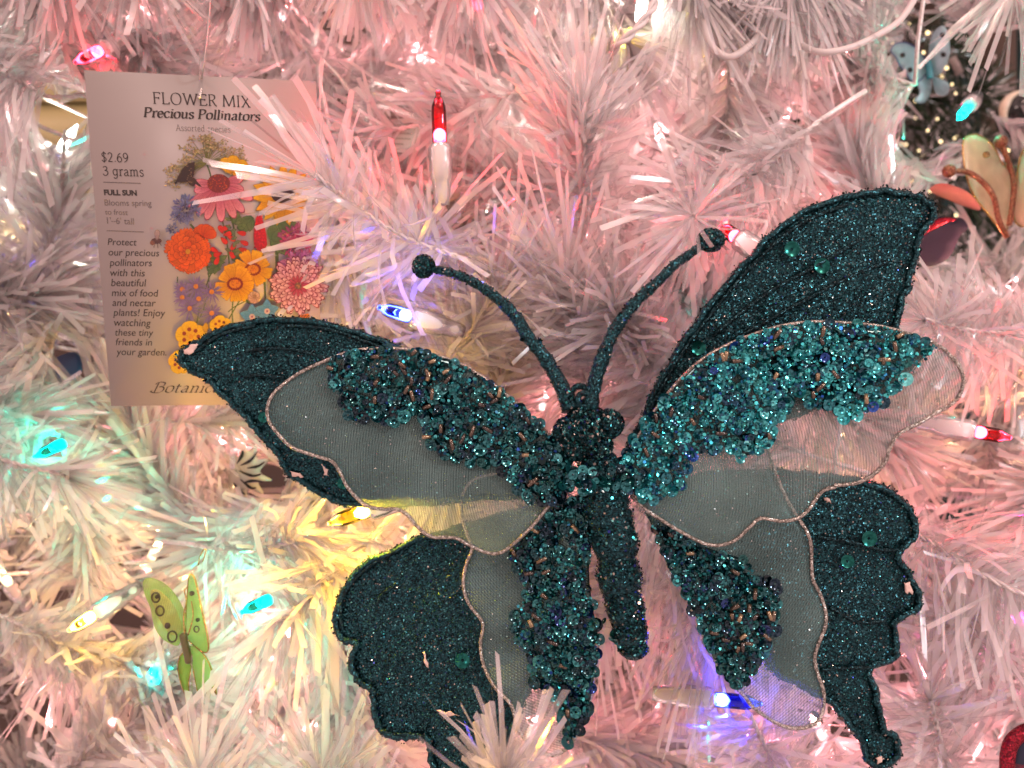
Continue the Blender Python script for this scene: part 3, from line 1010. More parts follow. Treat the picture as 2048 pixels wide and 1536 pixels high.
# a small drawn serif alphabet: strokes of a broad pen
def S(*p, c=True):
    return (list(p), c)
GL = {
 'a': (.45, [S((.08,.38),(.18,.47),(.30,.43),(.33,.30),(.33,.08),(.37,.01),(.44,.04)), S((.33,.28),(.18,.24),(.06,.13),(.14,.01),(.26,.04),(.33,.12))]),
 'c': (.42, [S((.38,.38),(.30,.46),(.18,.47),(.07,.36),(.06,.2),(.14,.04),(.26,0),(.40,.09))]),
 'd': (.50, [S((.36,.40),(.24,.48),(.09,.38),(.06,.2),(.14,.02),(.26,.02),(.36,.12)), S((.29,.73),(.37,.73),c=False), S((.37,.73),(.37,.0),c=False), S((.37,.01),(.46,.01),c=False)]),
 'e': (.43, [S((.08,.26),(.37,.26),c=False), S((.37,.26),(.34,.40),(.22,.48),(.09,.40),(.06,.22),(.12,.05),(.24,0),(.39,.09))]),
 'g': (.48, [S((.36,.40),(.23,.48),(.09,.4),(.06,.24),(.14,.06),(.26,.05),(.36,.16)), S((.37,.47),(.37,.1),(.36,-.08),(.25,-.21),(.08,-.15)), S((.37,.46),(.45,.46),c=False)]),
 'i': (.24, [S((.04,.46),(.13,.46),c=False), S((.13,.47),(.13,0),c=False), S((.03,.01),(.23,.01),c=False), S((.12,.66),(.13,.62),(.14,.66))]),
 'l': (.24, [S((.04,.73),(.13,.73),c=False), S((.13,.74),(.13,0),c=False), S((.03,.01),(.23,.01),c=False)]),
 'm': (.76, [S((.03,.46),(.12,.46),c=False), S((.12,.47),(.12,0),c=False), S((.12,.34),(.22,.46),(.32,.46),(.37,.36),(.37,0)), S((.37,.34),(.47,.46),(.57,.46),(.62,.36),(.62,0)), S((.03,.01),(.21,.01),c=False), S((.30,.01),(.45,.01),c=False), S((.55,.01),(.72,.01),c=False)]),
 'n': (.52, [S((.03,.46),(.12,.46),c=False), S((.12,.47),(.12,0),c=False), S((.12,.34),(.22,.46),(.33,.46),(.39,.36),(.39,0)), S((.03,.01),(.21,.01),c=False), S((.31,.01),(.48,.01),c=False)]),
 'o': (.48, [S((.24,.48),(.10,.42),(.06,.24),(.10,.06),(.24,0),(.38,.06),(.42,.24),(.38,.42),(.24,.48))]),
 'p': (.50, [S((.03,.46),(.12,.46),c=False), S((.12,.47),(.12,-.22),c=False), S((.12,.36),(.23,.48),(.36,.44),(.42,.25),(.36,.05),(.23,0),(.12,.10)), S((.03,-.21),(.22,-.21),c=False)]),
 'r': (.36, [S((.03,.46),(.12,.46),c=False), S((.12,.47),(.12,0),c=False), S((.12,.32),(.20,.45),(.29,.48),(.34,.43)), S((.03,.01),(.22,.01),c=False)]),
 's': (.38, [S((.32,.38),(.25,.47),(.13,.46),(.07,.37),(.14,.28),(.27,.21),(.33,.12),(.26,.01),(.14,0),(.05,.09))]),
 't': (.32, [S((.12,.62),(.12,.12),(.17,.01),(.30,.05)), S((.03,.46),(.28,.46),c=False)]),
 'u': (.52, [S((.03,.46),(.12,.46),c=False), S((.12,.47),(.12,.14),(.18,.01),(.30,.03),(.39,.14)), S((.39,.47),(.39,0),c=False), S((.39,.01),(.48,.01),c=False), S((.30,.46),(.39,.46),c=False)]),
 'A': (.62, [S((.06,0),(.31,.73),c=False), S((.31,.73),(.57,0),c=False), S((.15,.25),(.48,.25),c=False), S((0,.01),(.14,.01),c=False), S((.48,.01),(.64,.01),c=False)]),
 'B': (.60, [S((.12,.72),(.12,0),c=False), S((.0,.56),(.06,.70),(.25,.75),(.46,.68),(.44,.48),(.24,.40)), S((.24,.40),(.48,.38),(.54,.18),(.40,0),(.14,-.02),(-.08,.06),(-.02,.16))]),
 'E': (.54, [S((.12,.72),(.12,0),c=False), S((.04,.715),(.48,.715),c=False), S((.12,.38),(.40,.38),c=False), S((.04,.01),(.50,.01),c=False), S((.48,.72),(.48,.62),c=False), S((.50,.01),(.52,.12),c=False), S((.40,.43),(.40,.32),c=False)]),
 'F': (.52, [S((.12,.72),(.12,0),c=False), S((.04,.715),(.48,.715),c=False), S((.12,.38),(.40,.38),c=False), S((.04,.01),(.21,.01),c=False), S((.48,.72),(.48,.62),c=False), S((.40,.43),(.40,.32),c=False)]),
 'I': (.28, [S((.14,.72),(.14,0),c=False), S((.05,.01),(.23,.01),c=False), S((.05,.715),(.23,.715),c=False)]),
 'L': (.52, [S((.12,.72),(.12,0),c=False), S((.04,.715),(.21,.715),c=False), S((.04,.01),(.48,.01),c=False), S((.48,.0),(.50,.12),c=False)]),
 'M': (.86, [S((.12,.72),(.08,0),c=False), S((.12,.72),(.43,.02),c=False), S((.43,.02),(.73,.72),c=False), S((.73,.72),(.78,0),c=False), S((.01,.01),(.16,.01),c=False), S((.69,.01),(.86,.01),c=False), S((.06,.715),(.13,.715),c=False), S((.73,.715),(.80,.715),c=False)]),
 'O': (.76, [S((.38,.73),(.16,.64),(.06,.36),(.16,.08),(.38,-.01),(.60,.08),(.70,.36),(.60,.64),(.38,.73))]),
 'P': (.54, [S((.12,.72),(.12,0),c=False), S((.04,.71),(.28,.72),(.44,.66),(.46,.48),(.32,.35),(.14,.34)), S((.03,.01),(.22,.01),c=False)]),
 'R': (.60, [S((.12,.72),(.12,0),c=False), S((.04,.71),(.28,.72),(.44,.66),(.45,.48),(.30,.37),(.14,.36)), S((.28,.37),(.50,.04),(.60,0)), S((.04,.01),(.21,.01),c=False)]),
 'W': (1.0, [S((.08,.72),(.29,.01),c=False), S((.29,.01),(.50,.70),c=False), S((.50,.70),(.71,.01),c=False), S((.71,.01),(.92,.72),c=False), S((0,.715),(.17,.715),c=False), S((.84,.715),(1.0,.715),c=False)]),
 'X': (.62, [S((.08,.72),(.54,0),c=False), S((.54,.72),(.08,0),c=False), S((0,.01),(.16,.01),c=False), S((.46,.01),(.62,.01),c=False), S((.01,.715),(.16,.715),c=False), S((.47,.715),(.61,.715),c=False)]),
 '$': (.50, [S((.42,.56),(.32,.66),(.16,.64),(.09,.52),(.16,.40),(.33,.31),(.42,.17),(.32,.03),(.16,.02),(.06,.13)), S((.25,.76),(.25,-.08),c=False)]),
 '2': (.50, [S((.07,.54),(.16,.66),(.32,.66),(.40,.52),(.30,.30),(.07,.02)), S((.07,.02),(.43,.02),c=False)]),
 '3': (.48, [S((.08,.60),(.20,.68),(.35,.62),(.36,.46),(.18,.38)), S((.18,.38),(.38,.32),(.42,.14),(.28,.0),(.12,.02),(.05,.12))]),
 '6': (.50, [S((.38,.66),(.20,.56),(.08,.34),(.08,.14),(.22,0),(.38,.06),(.43,.22),(.34,.38),(.18,.38),(.09,.24))]),
 '9': (.50, [S((.12,0),(.32,.12),(.43,.34),(.42,.54),(.28,.68),(.12,.62),(.07,.46),(.16,.30),(.32,.30),(.42,.44))]),
 '.': (.22, [S((.10,.02),(.12,.05),(.14,.02))]),
 ' ': (.26, []),
}
def serif(mb, body, p0, p1, size, pen=.085, hair=.03, nib=math.radians(20), shear=0.0, track=0.0, only=None):
    """draw words with the pen; size = height of the em in photo px"""
    tot = sum(GL[ch][0] + track for ch in body) - track
    a, b = cl(*p0), cl(*p1)
    e = (b - a) / np.linalg.norm(b - a)
    up = np.array([-e[1], e[0], 0])
    sx = np.linalg.norm(b - a) / tot
    sy = size
    x = 0.0
    lev = 0
    for ch in body:
        adv, strokes = GL[ch]
        for pts, curved in strokes:
            p = cr(pts, 6) if curved else np.array(pts, float)
            t = np.gradient(p, axis=0) if len(p) > 2 else np.tile(p[1] - p[0], (2, 1))
            t = norm(t)
            ang = np.arctan2(t[:, 1], t[:, 0])
            hw = .5 * (hair + (pen - hair) * np.abs(np.sin(ang - nib)))
            nn = np.stack([-t[:, 1], t[:, 0]], 1)
            l, r = p + nn * hw[:, None], p - nn * hw[:, None]
            for q in (l, r):
                q[:, 0] += shear * q[:, 1]
            v = np.empty((2 * len(p), 2))
            v[0::2], v[1::2] = l, r
            P = a + np.outer((v[:, 0] + x) * sx, e) + np.outer(v[:, 1] * sy, up)
            P[:, 2] = .00006 + (lev % 9) * .000004
            lev += 1
            f = [(2 * i, 2 * i + 1, 2 * i + 3, 2 * i + 2) for i in range(len(p) - 1)]
            mb.add(P, f)
        x += adv + track

pxm = np.linalg.norm(cl(400, 400) - cl(400, 500)) / 100        # metres per photo px on the card
mb = MB()
serif(mb, 'FLOWER MIX', z1(606, 318), z1(1322, 347), 106 * .27344 * pxm, .085, .028, track=.05)
mb.build('printed_title', M['ink'], CARD, local=True)
mb = MB()
serif(mb, 'Precious Pollinators', z1(536, 415), z1(1390, 446), 88 * .27344 * pxm, .135, .045, shear=.16, track=.0)
mb.build('printed_title', M['ink'], CARD, local=True)
mb = MB()
serif(mb, 'Assorted species', z1(775, 516), z1(1176, 530), 58 * .27344 * pxm, .05, .042, track=.04)
mb.build('printed_words', M['ink_grey'], CARD, local=True)
mb = MB()
serif(mb, '$2.69', z1(230, 742), z1(430, 748), 92 * .27344 * pxm, .075, .055, track=.03)
serif(mb, '3 grams', z1(240, 843), z1(542, 851), 92 * .27344 * pxm, .075, .055, track=.03)
mb.build('printed_price', M['ink'], CARD, local=True)
mb = MB()
sans(mb, 'FULL SUN', z1(250, 986), z1(490, 991), bold=.045)
mb.build('printed_words', M['ink'], CARD, local=True)
mb = MB()
sans(mb, 'Blooms spring', z1(255, 1064), z1(597, 1069), ysc=1.1)
sans(mb, 'to frost', z1(258, 1130), z1(423, 1134), ysc=1.1)
sans(mb, "1'\u20136' tall", z1(272, 1196), z1(468, 1203), ysc=1.1)
mb.build('printed_words', M['ink_grey'], CARD, local=True)
mb = MB()
for s_, a_, b_ in [('Protect', (130, 110), (343, 114)), ('our precious', (137, 186), (508, 193)), ('pollinators', (143, 262), (455, 265)), ('with this', (150, 336), (403, 340)),
                   ('beautiful', (155, 410), (415, 413)), ('mix of food', (160, 483), (503, 487)), ('and nectar', (165, 555), (483, 559)), ('plants! Enjoy', (170, 627), (553, 632)),
                   ('watching', (178, 701), (447, 705)), ('these tiny', (185, 772), (465, 775)), ('friends in', (190, 842), (455, 846)), ('your garden.', (192, 914), (560, 918))]:
    sans(mb, s_, z2(*a_), z2(*b_), shear=.2, ysc=1.08)
mb.build('printed_words', M['ink'], CARD, local=True)
mb = MB()
serif(mb, 'Botanical', z2(452, 1188), z2(985, 1188), 110 * .27344 * pxm, .075, .02, nib=math.radians(35), shear=.42, track=.02)
mb.build('printed_words', M['ink'], CARD, local=True)
mb = MB()
for a_, b_ in [((243, 893), (517, 902)), ((268, 1248), (540, 1258))]:
    a, b = cl(*z1(*a_)), cl(*z1(*b_))
    u = np.array([0, .00014, 0])
    P = np.array([a - u, b - u, b + u, a + u])
    P[:, 2] = .00006
    mb.add(P, [(0, 1, 2, 3)])
mb.build('printed_rule', M['ink_grey'], CARD, local=True)

# ---- printed bouquet: flat inks on the card, one printed picture
PR = MB()
LEV = [0]
def level():
    LEV[0] += 1
    return .00005 + LEV[0] * .0000004
def poly(pts, col, col0=None):
    """filled outline in photo px, fan from its centre"""
    p = np.array(pts, float)
    c = p.mean(0)
    h = level()
    P = np.array([cl(x, y, h) for x, y in np.vstack([c[None], p])])
    n = len(p)
    C = np.tile(np.array(col, float), (n + 1, 1))
    if col0 is not None:
        C[0] = col0
    PR.add(P, [(0, 1 + i, 1 + (i + 1) % n) for i in range(n)], C)
def vary(c, k=.15):
    f = 1 + random.uniform(-k, k)
    return tuple(max(0, q * f * (1 + random.uniform(-k * .4, k * .4))) for q in c)
def petal(cx, cy, ang, r0, r1, wid, cin, cout, tip='round'):
    d = np.array([math.cos(ang), math.sin(ang)])
    nrm = np.array([-d[1], d[0]])
    prof = {'round': [(0, .25), (.3, .75), (.6, 1), (.82, .9), (.95, .55), (1, 0)],
            'point': [(0, .4), (.3, .9), (.55, 1), (.8, .55), (1, 0)],
            'notch': [(0, .2), (.3, .6), (.7, 1), (.93, 1.05), (1.0, .72), (.92, .45), (1.03, .22), (.94, 0)]}[tip]
    L = r1 - r0
    a = [np.array([cx, cy]) + d * (r0 + t * L) + nrm * w * wid for t, w in prof]
    b = [np.array([cx, cy]) + d * (r0 + t * L) - nrm * w * wid for t, w in prof[::-1][1:]]
    p = np.array(a + b)
    h = level()
    P = np.array([cl(x, y, h) for x, y in p])
    if wid > 2.2:
        cc_ = p.mean(0)
        grow = cc_ + (p - cc_) * (1 + .8 / max(wid, 3))
        PB = np.array([cl(x, y, h) for x, y in np.vstack([cc_[None], grow])])
        PR.add(PB, [(0, 1 + i, 1 + (i + 1) % len(p)) for i in range(len(p))], np.array(cin) * .62)
        h = level()
        P[:, 2] = h
    tt = np.array([t for t, w in prof] + [t for t, w in prof[::-1][1:]])[:, None]
    C = np.array(cin) * (1 - tt) + np.array(cout) * tt
    c0 = np.array([cl(*(np.array([cx, cy]) + d * (r0 + .5 * L)), h)])
    cm = (np.array(cin) * .5 + np.array(cout) * .5)[None]
    n = len(P)
    PR.add(np.vstack([c0, P]), [(0, 1 + i, 1 + (i + 1) % n) for i in range(n)], np.vstack([cm, C]))
    if wid > 4 and L > 20:
        for o_ in (-.5, -.15, .2, .55):
            a_, b_ = np.array([cx, cy]) + d * (r0 + .12 * L) + nrm * wid * o_ * .4, np.array([cx, cy]) + d * (r0 + random.uniform(.7, .9) * L) + nrm * wid * o_ * random.uniform(.8, 1.1)
            line([a_, b_], random.uniform(.5, 1.1), np.array(cin) * .6 + np.array(cout) * random.uniform(.1, .35))
def disc(cx, cy, r, col, n=14, ry=None):
    poly([(cx + r * math.cos(a), cy + (ry or r) * math.sin(a)) for a in np.arange(n) * 2 * math.pi / n], col)
def line(pts, w, col):
    p = cr(pts, 5)
    t = norm(np.gradient(p, axis=0))
    nn = np.stack([-t[:, 1], t[:, 0]], 1) * w * .5
    h = level()
    v = []
    for a, b in zip(p + nn, p - nn):
        v += [cl(*a, h), cl(*b, h)]
    PR.add(np.array(v), [(2 * i, 2 * i + 1, 2 * i + 3, 2 * i + 2) for i in range(len(p) - 1)], col)
def daisy(c, r0, r1, n, w, cin, cout, tip='round', core=None, cr_=0, squash=1.0, jitter=.1):
    for k in range(n):
        a = 2 * math.pi * k / n + random.uniform(-jitter, jitter)
        f = random.uniform(.86, 1.06)
        petal(c[0], c[1], a, r0, r1 * f * (squash if math.sin(a) < 0 else 1), w, vary(cin), vary(cout), tip)
    if core:
        disc(c[0], c[1], cr_, core)
GREEN = (.10, .17, .05)
DKG = (.05, .10, .03)
# stems
for pts, w in [([z1(1000, 760), z1(1030, 850), z1(1040, 960)], 3), ([z1(1110, 1150), z1(1150, 1350), z1(1170, 1560)], 3), ([z1(1160, 1120), z1(1200, 1240), z1(1210, 1500)], 4),
               ([z1(880, 1200), z1(950, 1300), z1(1010, 1540)], 4), ([z1(985, 1290), z1(965, 1400), z1(1010, 1530)], 2), ([z1(1400, 1390), z1(1420, 1500), z1(1430, 1750)], 3),
               ([z2(855, 200), z2(870, 380), z2(850, 480)], 2.5), ([z2(960, 240), z2(880, 330), z2(840, 450)], 2.5), ([z2(1050, 470), z2(1040, 600), z2(1045, 680)], 2.5),
               ([z2(1180, 380), z2(1080, 540), z2(1010, 660)], 2.5), ([z2(1140, 520), z2(1060, 560), z2(1010, 600)], 2), ([z2(640, 340), z2(640, 430), z2(660, 520)], 2),
               ([z2(800, 560), z2(790, 640), z2(780, 680)], 2.5), ([z2(1270, 180), z2(1275, 400), z2(1285, 520)], 3), ([z2(860, 480), z2(830, 580), z2(800, 650)], 2.5), ([z2(1365, 120), z2(1370, 280), z2(1380, 380)], 7)]:
    line(pts, w, vary(GREEN))
# umbel
c0 = z1(1000, 760)
for k in range(84):
    a = math.radians(random.uniform(150, 395))
    rr = random.uniform(120, 245) * .27344
    x, y = c0[0] + rr * 1.22 * math.cos(a), c0[1] + rr * .82 * math.sin(a)
    if math.cos(a) < -.4:
        y += random.uniform(0, 40)
    line([c0, ((c0[0] + x) / 2, (c0[1] + y) / 2 - 3), (x, y)], .9, (.22, .24, .08))
    for j in range(11):
        b = random.uniform(0, 6.28)
        r2 = random.uniform(1, 10)
        disc(x + r2 * math.cos(b), y + r2 * .8 * math.sin(b), random.uniform(1.2, 2.2), vary((.50, .42, .24), .35), 6)
    for j in range(3):
        b = random.uniform(0, 6.28)
        line([(x, y), (x + 4 * math.cos(b), y + 3 * math.sin(b)), (x + 8 * math.cos(b), y + 6 * math.sin(b))], .8, (.25, .22, .08))
# leaves
for c, a, r, w in [(z1(1330, 1150), 2.2, 40, 12), (z1(1500, 1260), .9, 60, 22), (z1(1480, 1310), -1.0, 45, 18), (z1(1530, 1180), .4, 45, 15), (z2(930, 250), -1.9, 26, 7), (z2(900, 290), -.6, 22, 6),
                   (z1(1220, 1200), -1.5, 24, 8), (z1(1230, 1230), -.4, 18, 6), (z1(1180, 1290), -2.2, 18, 6), (z1(1195, 1460), -1.0, 30, 8), (z1(1080, 1500), 2.4, 26, 6), (z1(1060, 1480), -.5, 28, 6), (z2(1150, 500), .6, 16, 6)]:
    petal(c[0], c[1], a, 0, r, w, vary((.06, .15, .05)), vary((.16, .25, .09)), 'point')
    for s_ in (-.5, .5):
        petal(c[0], c[1], a + s_, 0, r * .7, w * .6, vary((.06, .14, .05)), vary((.14, .22, .08)), 'point')
# yellow flower behind
for a in (-2.2, -1.5, -.7, 0):
    petal(*z1(1190, 830), a, 2, 36, 12, (.75, .38, .02), (.85, .55, .06))
# black eyed susan
cc = z1(1560, 985)
for k in range(15):
    petal(cc[0], cc[1], k * .419 + .1, 10, 62, 11, vary((.65, .27, .01)), vary((.82, .50, .03)), 'point')
disc(cc[0], cc[1], 24, (.035, .015, .02), 18, 17)
# cone flower
cc = z1(1090, 910)
for k in range(11):
    a = math.radians(-12 + k * 20)
    petal(cc[0], cc[1], a + random.uniform(-.08, .08), 8, 74 if 20 < math.degrees(a) < 160 else 50, 8.5, vary((.42, .07, .14), .2), vary((.82, .36, .42), .12))
disc(cc[0], cc[1] - 2, 23, (.20, .035, .04), 18, 19)
for k in range(70):
    a, r = random.uniform(0, 6.28), 22 * math.sqrt(random.random())
    disc(cc[0] + r * math.cos(a), cc[1] - 2 + r * .82 * math.sin(a), 1.4, vary((.40, .09, .05), .6), 5)
# swallowtail
poly(Z(140, 120, .27344, [(915, 745), (870, 755), (825, 795), (790, 860), (775, 890), (820, 898), (860, 895), (905, 855), (915, 800)]), (.035, .02, .018))
poly(Z(140, 120, .27344, [(900, 850), (860, 890), (880, 915), (905, 925), (925, 905), (945, 925), (968, 928), (935, 890), (920, 870)]), (.045, .022, .02))
for k in range(16):
    x, y = random.uniform(840, 905), random.uniform(770, 900)
    disc(*z1(x, y), 1.0, (.45, .3, .16), 5)
line([z1(795, 880), z1(770, 905)], 4, (.03, .02, .02))
# corn flowers
def corn(c, R, n):
    for k in range(n):
        a = random.uniform(0, 6.28)
        r = R * math.sqrt(random.random()) * .75
        x, y = c[0] + r * math.cos(a), c[1] + r * math.sin(a)
        petal(x, y, a + random.uniform(-.5, .5), 0, R * .36, R * .07, vary((.10, .11, .24), .35), vary((.24, .28, .48), .35), 'point')
    for k in range(n // 4):
        a, r = random.uniform(0, 6.28), R * .5 * random.random()
        disc(c[0] + r * math.cos(a), c[1] + r * math.sin(a), 1.6, (.03, .025, .09), 5)
corn(z1(855, 1090), 30, 110)
corn(z1(790, 1150), 17, 30)
corn(z1(755, 1240), 15, 44)
# red poppy
for a in (-2.4, -1.9, -1.3, -.8, -.3):
    petal(*z1(985, 1290), a, 0, 25, 9, vary((.55, .06, .02)), vary((.82, .17, .06)))
# salvia
for x, y, a in [(1110, 1300, .8), (1130, 1280, -.3), (1160, 1290, .5), (1170, 1210, 2.6), (1230, 1260, .2), (1250, 1325, .4), (1180, 1390, -1.0), (1170, 1400, .9), (1110, 1410, 2.8), (1090, 1440, 2.0), (1240, 1380, .3), (1120, 1265, -2), (1085, 1405, -2.6)]:
    petal(*z1(x, y), a, 0, 16, 4.5, vary((.55, .03, .02)), vary((.72, .06, .05)))
for k in range(10):
    petal(*z1(1195 + random.uniform(-20, 20), 1170 + k * 28), random.choice([-.4, 3.5, -1.2, -2]), 0, 11, 3, (.12, .18, .08), (.2, .26, .12), 'point')
# crimson clover
poly(Z(140, 120, .27344, [(1365, 1150), (1385, 1125), (1405, 1150), (1425, 1210), (1440, 1290), (1445, 1350), (1420, 1395), (1380, 1395), (1350, 1350), (1345, 1280), (1355, 1200)]), (.52, .02, .03))
for k in range(120):
    t = random.random()
    x = 1393 + random.uniform(-1, 1) * (15 + 35 * t)
    disc(*z1(x, 1140 + 245 * t), random.uniform(1.2, 2.2), vary((.62, .04, .06), .4), 5)
# bee balm
def balm(c, R, ca, cb):
    for k in range(46):
        a = random.uniform(0, 6.28)
        r = R * random.uniform(.1, .7)
        petal(c[0] + r * math.cos(a), c[1] + r * .6 * math.sin(a), a + random.uniform(-.7, .7), 0, R * .42, R * .08, vary(ca, .3), vary(cb, .3), 'point')
balm(z1(1640, 1290), 36, (.30, .06, .16), (.50, .14, .28))
balm(z1(1660, 1345), 34, (.45, .03, .14), (.65, .16, .26))
balm(z1(1670, 1480), 40, (.40, .10, .30), (.55, .25, .42))
for k in range(40):
    a, r = random.uniform(0, 6.28), random.uniform(0, 26)
    disc(z1(1640, 1385)[0] + r * math.cos(a), z1(1640, 1385)[1] + .35 * r * math.sin(a), 1.5, vary((.10, .05, .07), .4), 5)
# orange zinnia
cc = z1(868, 1400)
for R, n in ((45, 15), (38, 13), (29, 11), (20, 9), (11, 7)):
    for k in range(n):
        a = 2 * math.pi * k / n + random.uniform(-.12, .12)
        f = random.uniform(.88, 1.06)
        petal(cc[0], cc[1], a, 2, R * f, R * .27, vary((.40, .05, .01), .3), vary((.88, .17, .045), .25), 'notch' if R > 30 else 'round')
disc(*cc, 5, (.6, .35, .05))
# coreopsis
for c, n in ((z2(1195, 285), 8), (z2(1065, 392), 9)):
    for k in range(n):
        a = 2 * math.pi * k / n + random.uniform(-.08, .08) - .5
        petal(c[0], c[1], a, 6, random.uniform(33, 42), 10.5, vary((.62, .22, .01), .15), vary((.90, .50, .04), .15), 'notch')
    for k in range(18):
        a = 2 * math.pi * k / 18
        disc(c[0] + 14 * math.cos(a), c[1] + 11 * math.sin(a), 2.8, (.24, .02, .015), 6)
    disc(c[0], c[1], 11, (.78, .30, .05), 14, 8)
    for k in range(30):
        a, r = random.uniform(0, 6.28), random.uniform(0, 10)
        disc(c[0] + r * math.cos(a), c[1] + r * .75 * math.sin(a), 1.2, vary((.55, .16, .04), .5), 5)
# asters
for c, r in ((z2(680, 430), 23), (z2(780, 410), 27), (z2(680, 490), 22), (z2(895, 450), 27), (z2(735, 570), 31), (z2(895, 605), 27), (z2(800, 500), 15)):
    daisy(c, 2, r, 16, 1.9, (.16, .11, .26), (.29, .23, .42), 'point', (.70, .27, .04), 5, .85, .14)
# pink and white dahlia
cc = z2(1525, 405)
for i, (R, n) in enumerate(((58, 28), (52, 26), (44, 24), (36, 20), (28, 18), (20, 14), (13, 10))):
    for k in range(n):
        a = 2 * math.pi * (k + .5 * (i % 2)) / n + random.uniform(-.08, .08)
        petal(cc[0], cc[1], a, R * .3, R * random.uniform(.92, 1.05), R * .06 + 1.2, vary((.30, .0, .04), .3), vary((.88, .56, .56) if R > 24 else (.55, .10, .15), .12))
disc(*cc, 7, (.16, .08, .05))
for k in range(26):
    a, r = random.uniform(0, 6.28), random.uniform(0, 8)
    disc(cc[0] + r * math.cos(a), cc[1] + r * math.sin(a), 1.1, vary((.35, .22, .08), .5), 5)
# borage stars
for c, r in ((z2(1190, 630), 25), (z2(1300, 590), 24)):
    for k in range(5):
        petal(c[0], c[1], 2 * math.pi * k / 5 - 1.6, 0, r, 8, (.10, .30, .46), (.16, .40, .58), 'point')
    disc(*c, 6, (.80, .55, .45), 8)
    disc(*c, 2.4, (.35, .1, .15), 6)
# yellow pansies
for c, r in ((z2(745, 775), 31), (z2(960, 700), 22), (z2(668, 960), 24)):
    for a in (-.4, .9, 2.1, 3.4, -1.7):
        petal(c[0], c[1], a, 0, r, r * .5, vary((.80, .46, .03), .08), vary((.84, .56, .06), .08))
    for k in range(7):
        a = 2 * math.pi * k / 7
        disc(c[0] + r * .48 * math.cos(a), c[1] + r * .48 * math.sin(a), r * .14, (.28, .03, .015), 7)
    disc(*c, r * .16, (.75, .32, .02), 8)
petal(*z2(850, 740), -1.5, 0, 18, 6, (.55, .30, .03), (.70, .42, .06), 'point')
# bud
for k in range(9):
    petal(*z2(1205, 490), k * .7, 0, 12, 4, vary((.50, .30, .20)), vary((.66, .44, .32)))
disc(*z2(1210, 480), 4, (.35, .20, .12), 8)
# bees and a small orange butterfly
for x, y, s_ in [(*z1(640, 1310), 1.0), (*z1(1635, 515), .8)]:
    disc(x, y + 3, 11 * s_, (.10, .045, .05), 10, 6 * s_)
    disc(x - 8 * s_, y + 7 * s_, 5 * s_, (.22, .10, .08), 8)
    petal(x + 1, y, -1.5, 0, 18 * s_, 5 * s_, (.30, .22, .24), (.45, .36, .36))
    for a in (.6, 1.3, 2.0):
        line([(x, y + 4), (x + 9 * s_ * math.cos(a), y + 4 + 8 * s_ * math.sin(a)), (x + 12 * s_ * math.cos(a), y + 6 + 12 * s_ * math.sin(a))], 1.2, (.08, .04, .04))
poly(Z(180, 460, .27344, [(1500, 650), (1530, 620), (1600, 605), (1615, 630), (1560, 650)]), (.62, .18, .02))
for k in range(4):
    line([z2(1520 + k * 22, 640), z2(1540 + k * 22, 615)], 1.4, (.04, .02, .02))
PR.build('printed_bouquet', M['print'], CARD, local=True)

# punched hole eyelet and the silver thread it hangs from
mb = MB()
P1 = cl(403, 192)
w0 = np.array(CARD0) + cU * P1[0] + cV * P1[1] + cN * .0009
top = at(424, -60, .272)
a1 = at(408, 130, .2855)
pts = cr([w0, w0 + np.array([.0003, 0, .006]), a1, at(418, 40, .279), top], 8)
mb.tube(pts, .0003, 6)
pts = cr([w0, w0 + np.array([-.0006, 0, .005]), at(400, 108, .2855)], 8)
mb.tube(pts, .0002, 6)
for k in range(5):
    mb.ball(w0 + np.array([random.uniform(-.0009, .0009), -.0002, random.uniform(-.0012, .0008)]), .0005, 8, 6)
tag(mb.build('hanging_thread', M['thread'], smooth=True), 'thin knotted silver thread holding up the seed card by its title', 'thread')

# ------------------------------------------------------------------ the big butterfly
BF = thing('butterfly_ornament', at(1200, 960, .258), 'large dark teal glitter butterfly ornament with grey gauze wings, sequins and gold beads', 'butterfly ornament')

TEALS = np.array([(.006, .045, .055), (.014, .11, .12), (.02, .22, .21), (.012, .09, .13), (.16, .50, .48), (.03, .05, .30), (.010, .018, .019), (.42, .40, .36)])
TW = np.array([.27, .20, .10, .12, .05, .02, .16, .08])

RIM_TONES = np.array([(.006, .03, .035), (.012, .07, .075), (.010, .014, .015), (.30, .28, .25), (.02, .12, .12)])
SILVER = np.array([(.55, .62, .60), (.30, .55, .52)])
def flakes(mb, outline, plane, n, size, off=(.0002, .0007), tilt=.75, edge=None, bump=None, tones=None):
    """real glitter grains: tiny six sided flakes at all tilts"""
    if edge is None:
        pts = sample_poly(outline, n)
    else:
        o = np.asarray(outline)
        i = rng.integers(0, len(o), n)
        pts = o[i] + (np.roll(o, -1, 0)[i] - o[i]) * rng.random(n)[:, None] + rng.normal(0, edge, (n, 2))
    h = rng.uniform(off[0], off[1], n)
    if bump:
        h = h + np.array([bump(x, y) for x, y in pts])
    P = np.array([plane.P(x, y, q) for (x, y), q in zip(pts, h)])
    if tones is None:
        flake_at(mb, P, plane.n, size, tilt)
    else:
        flake_at(mb, P, plane.n, size, tilt, tones, np.ones(len(tones)))

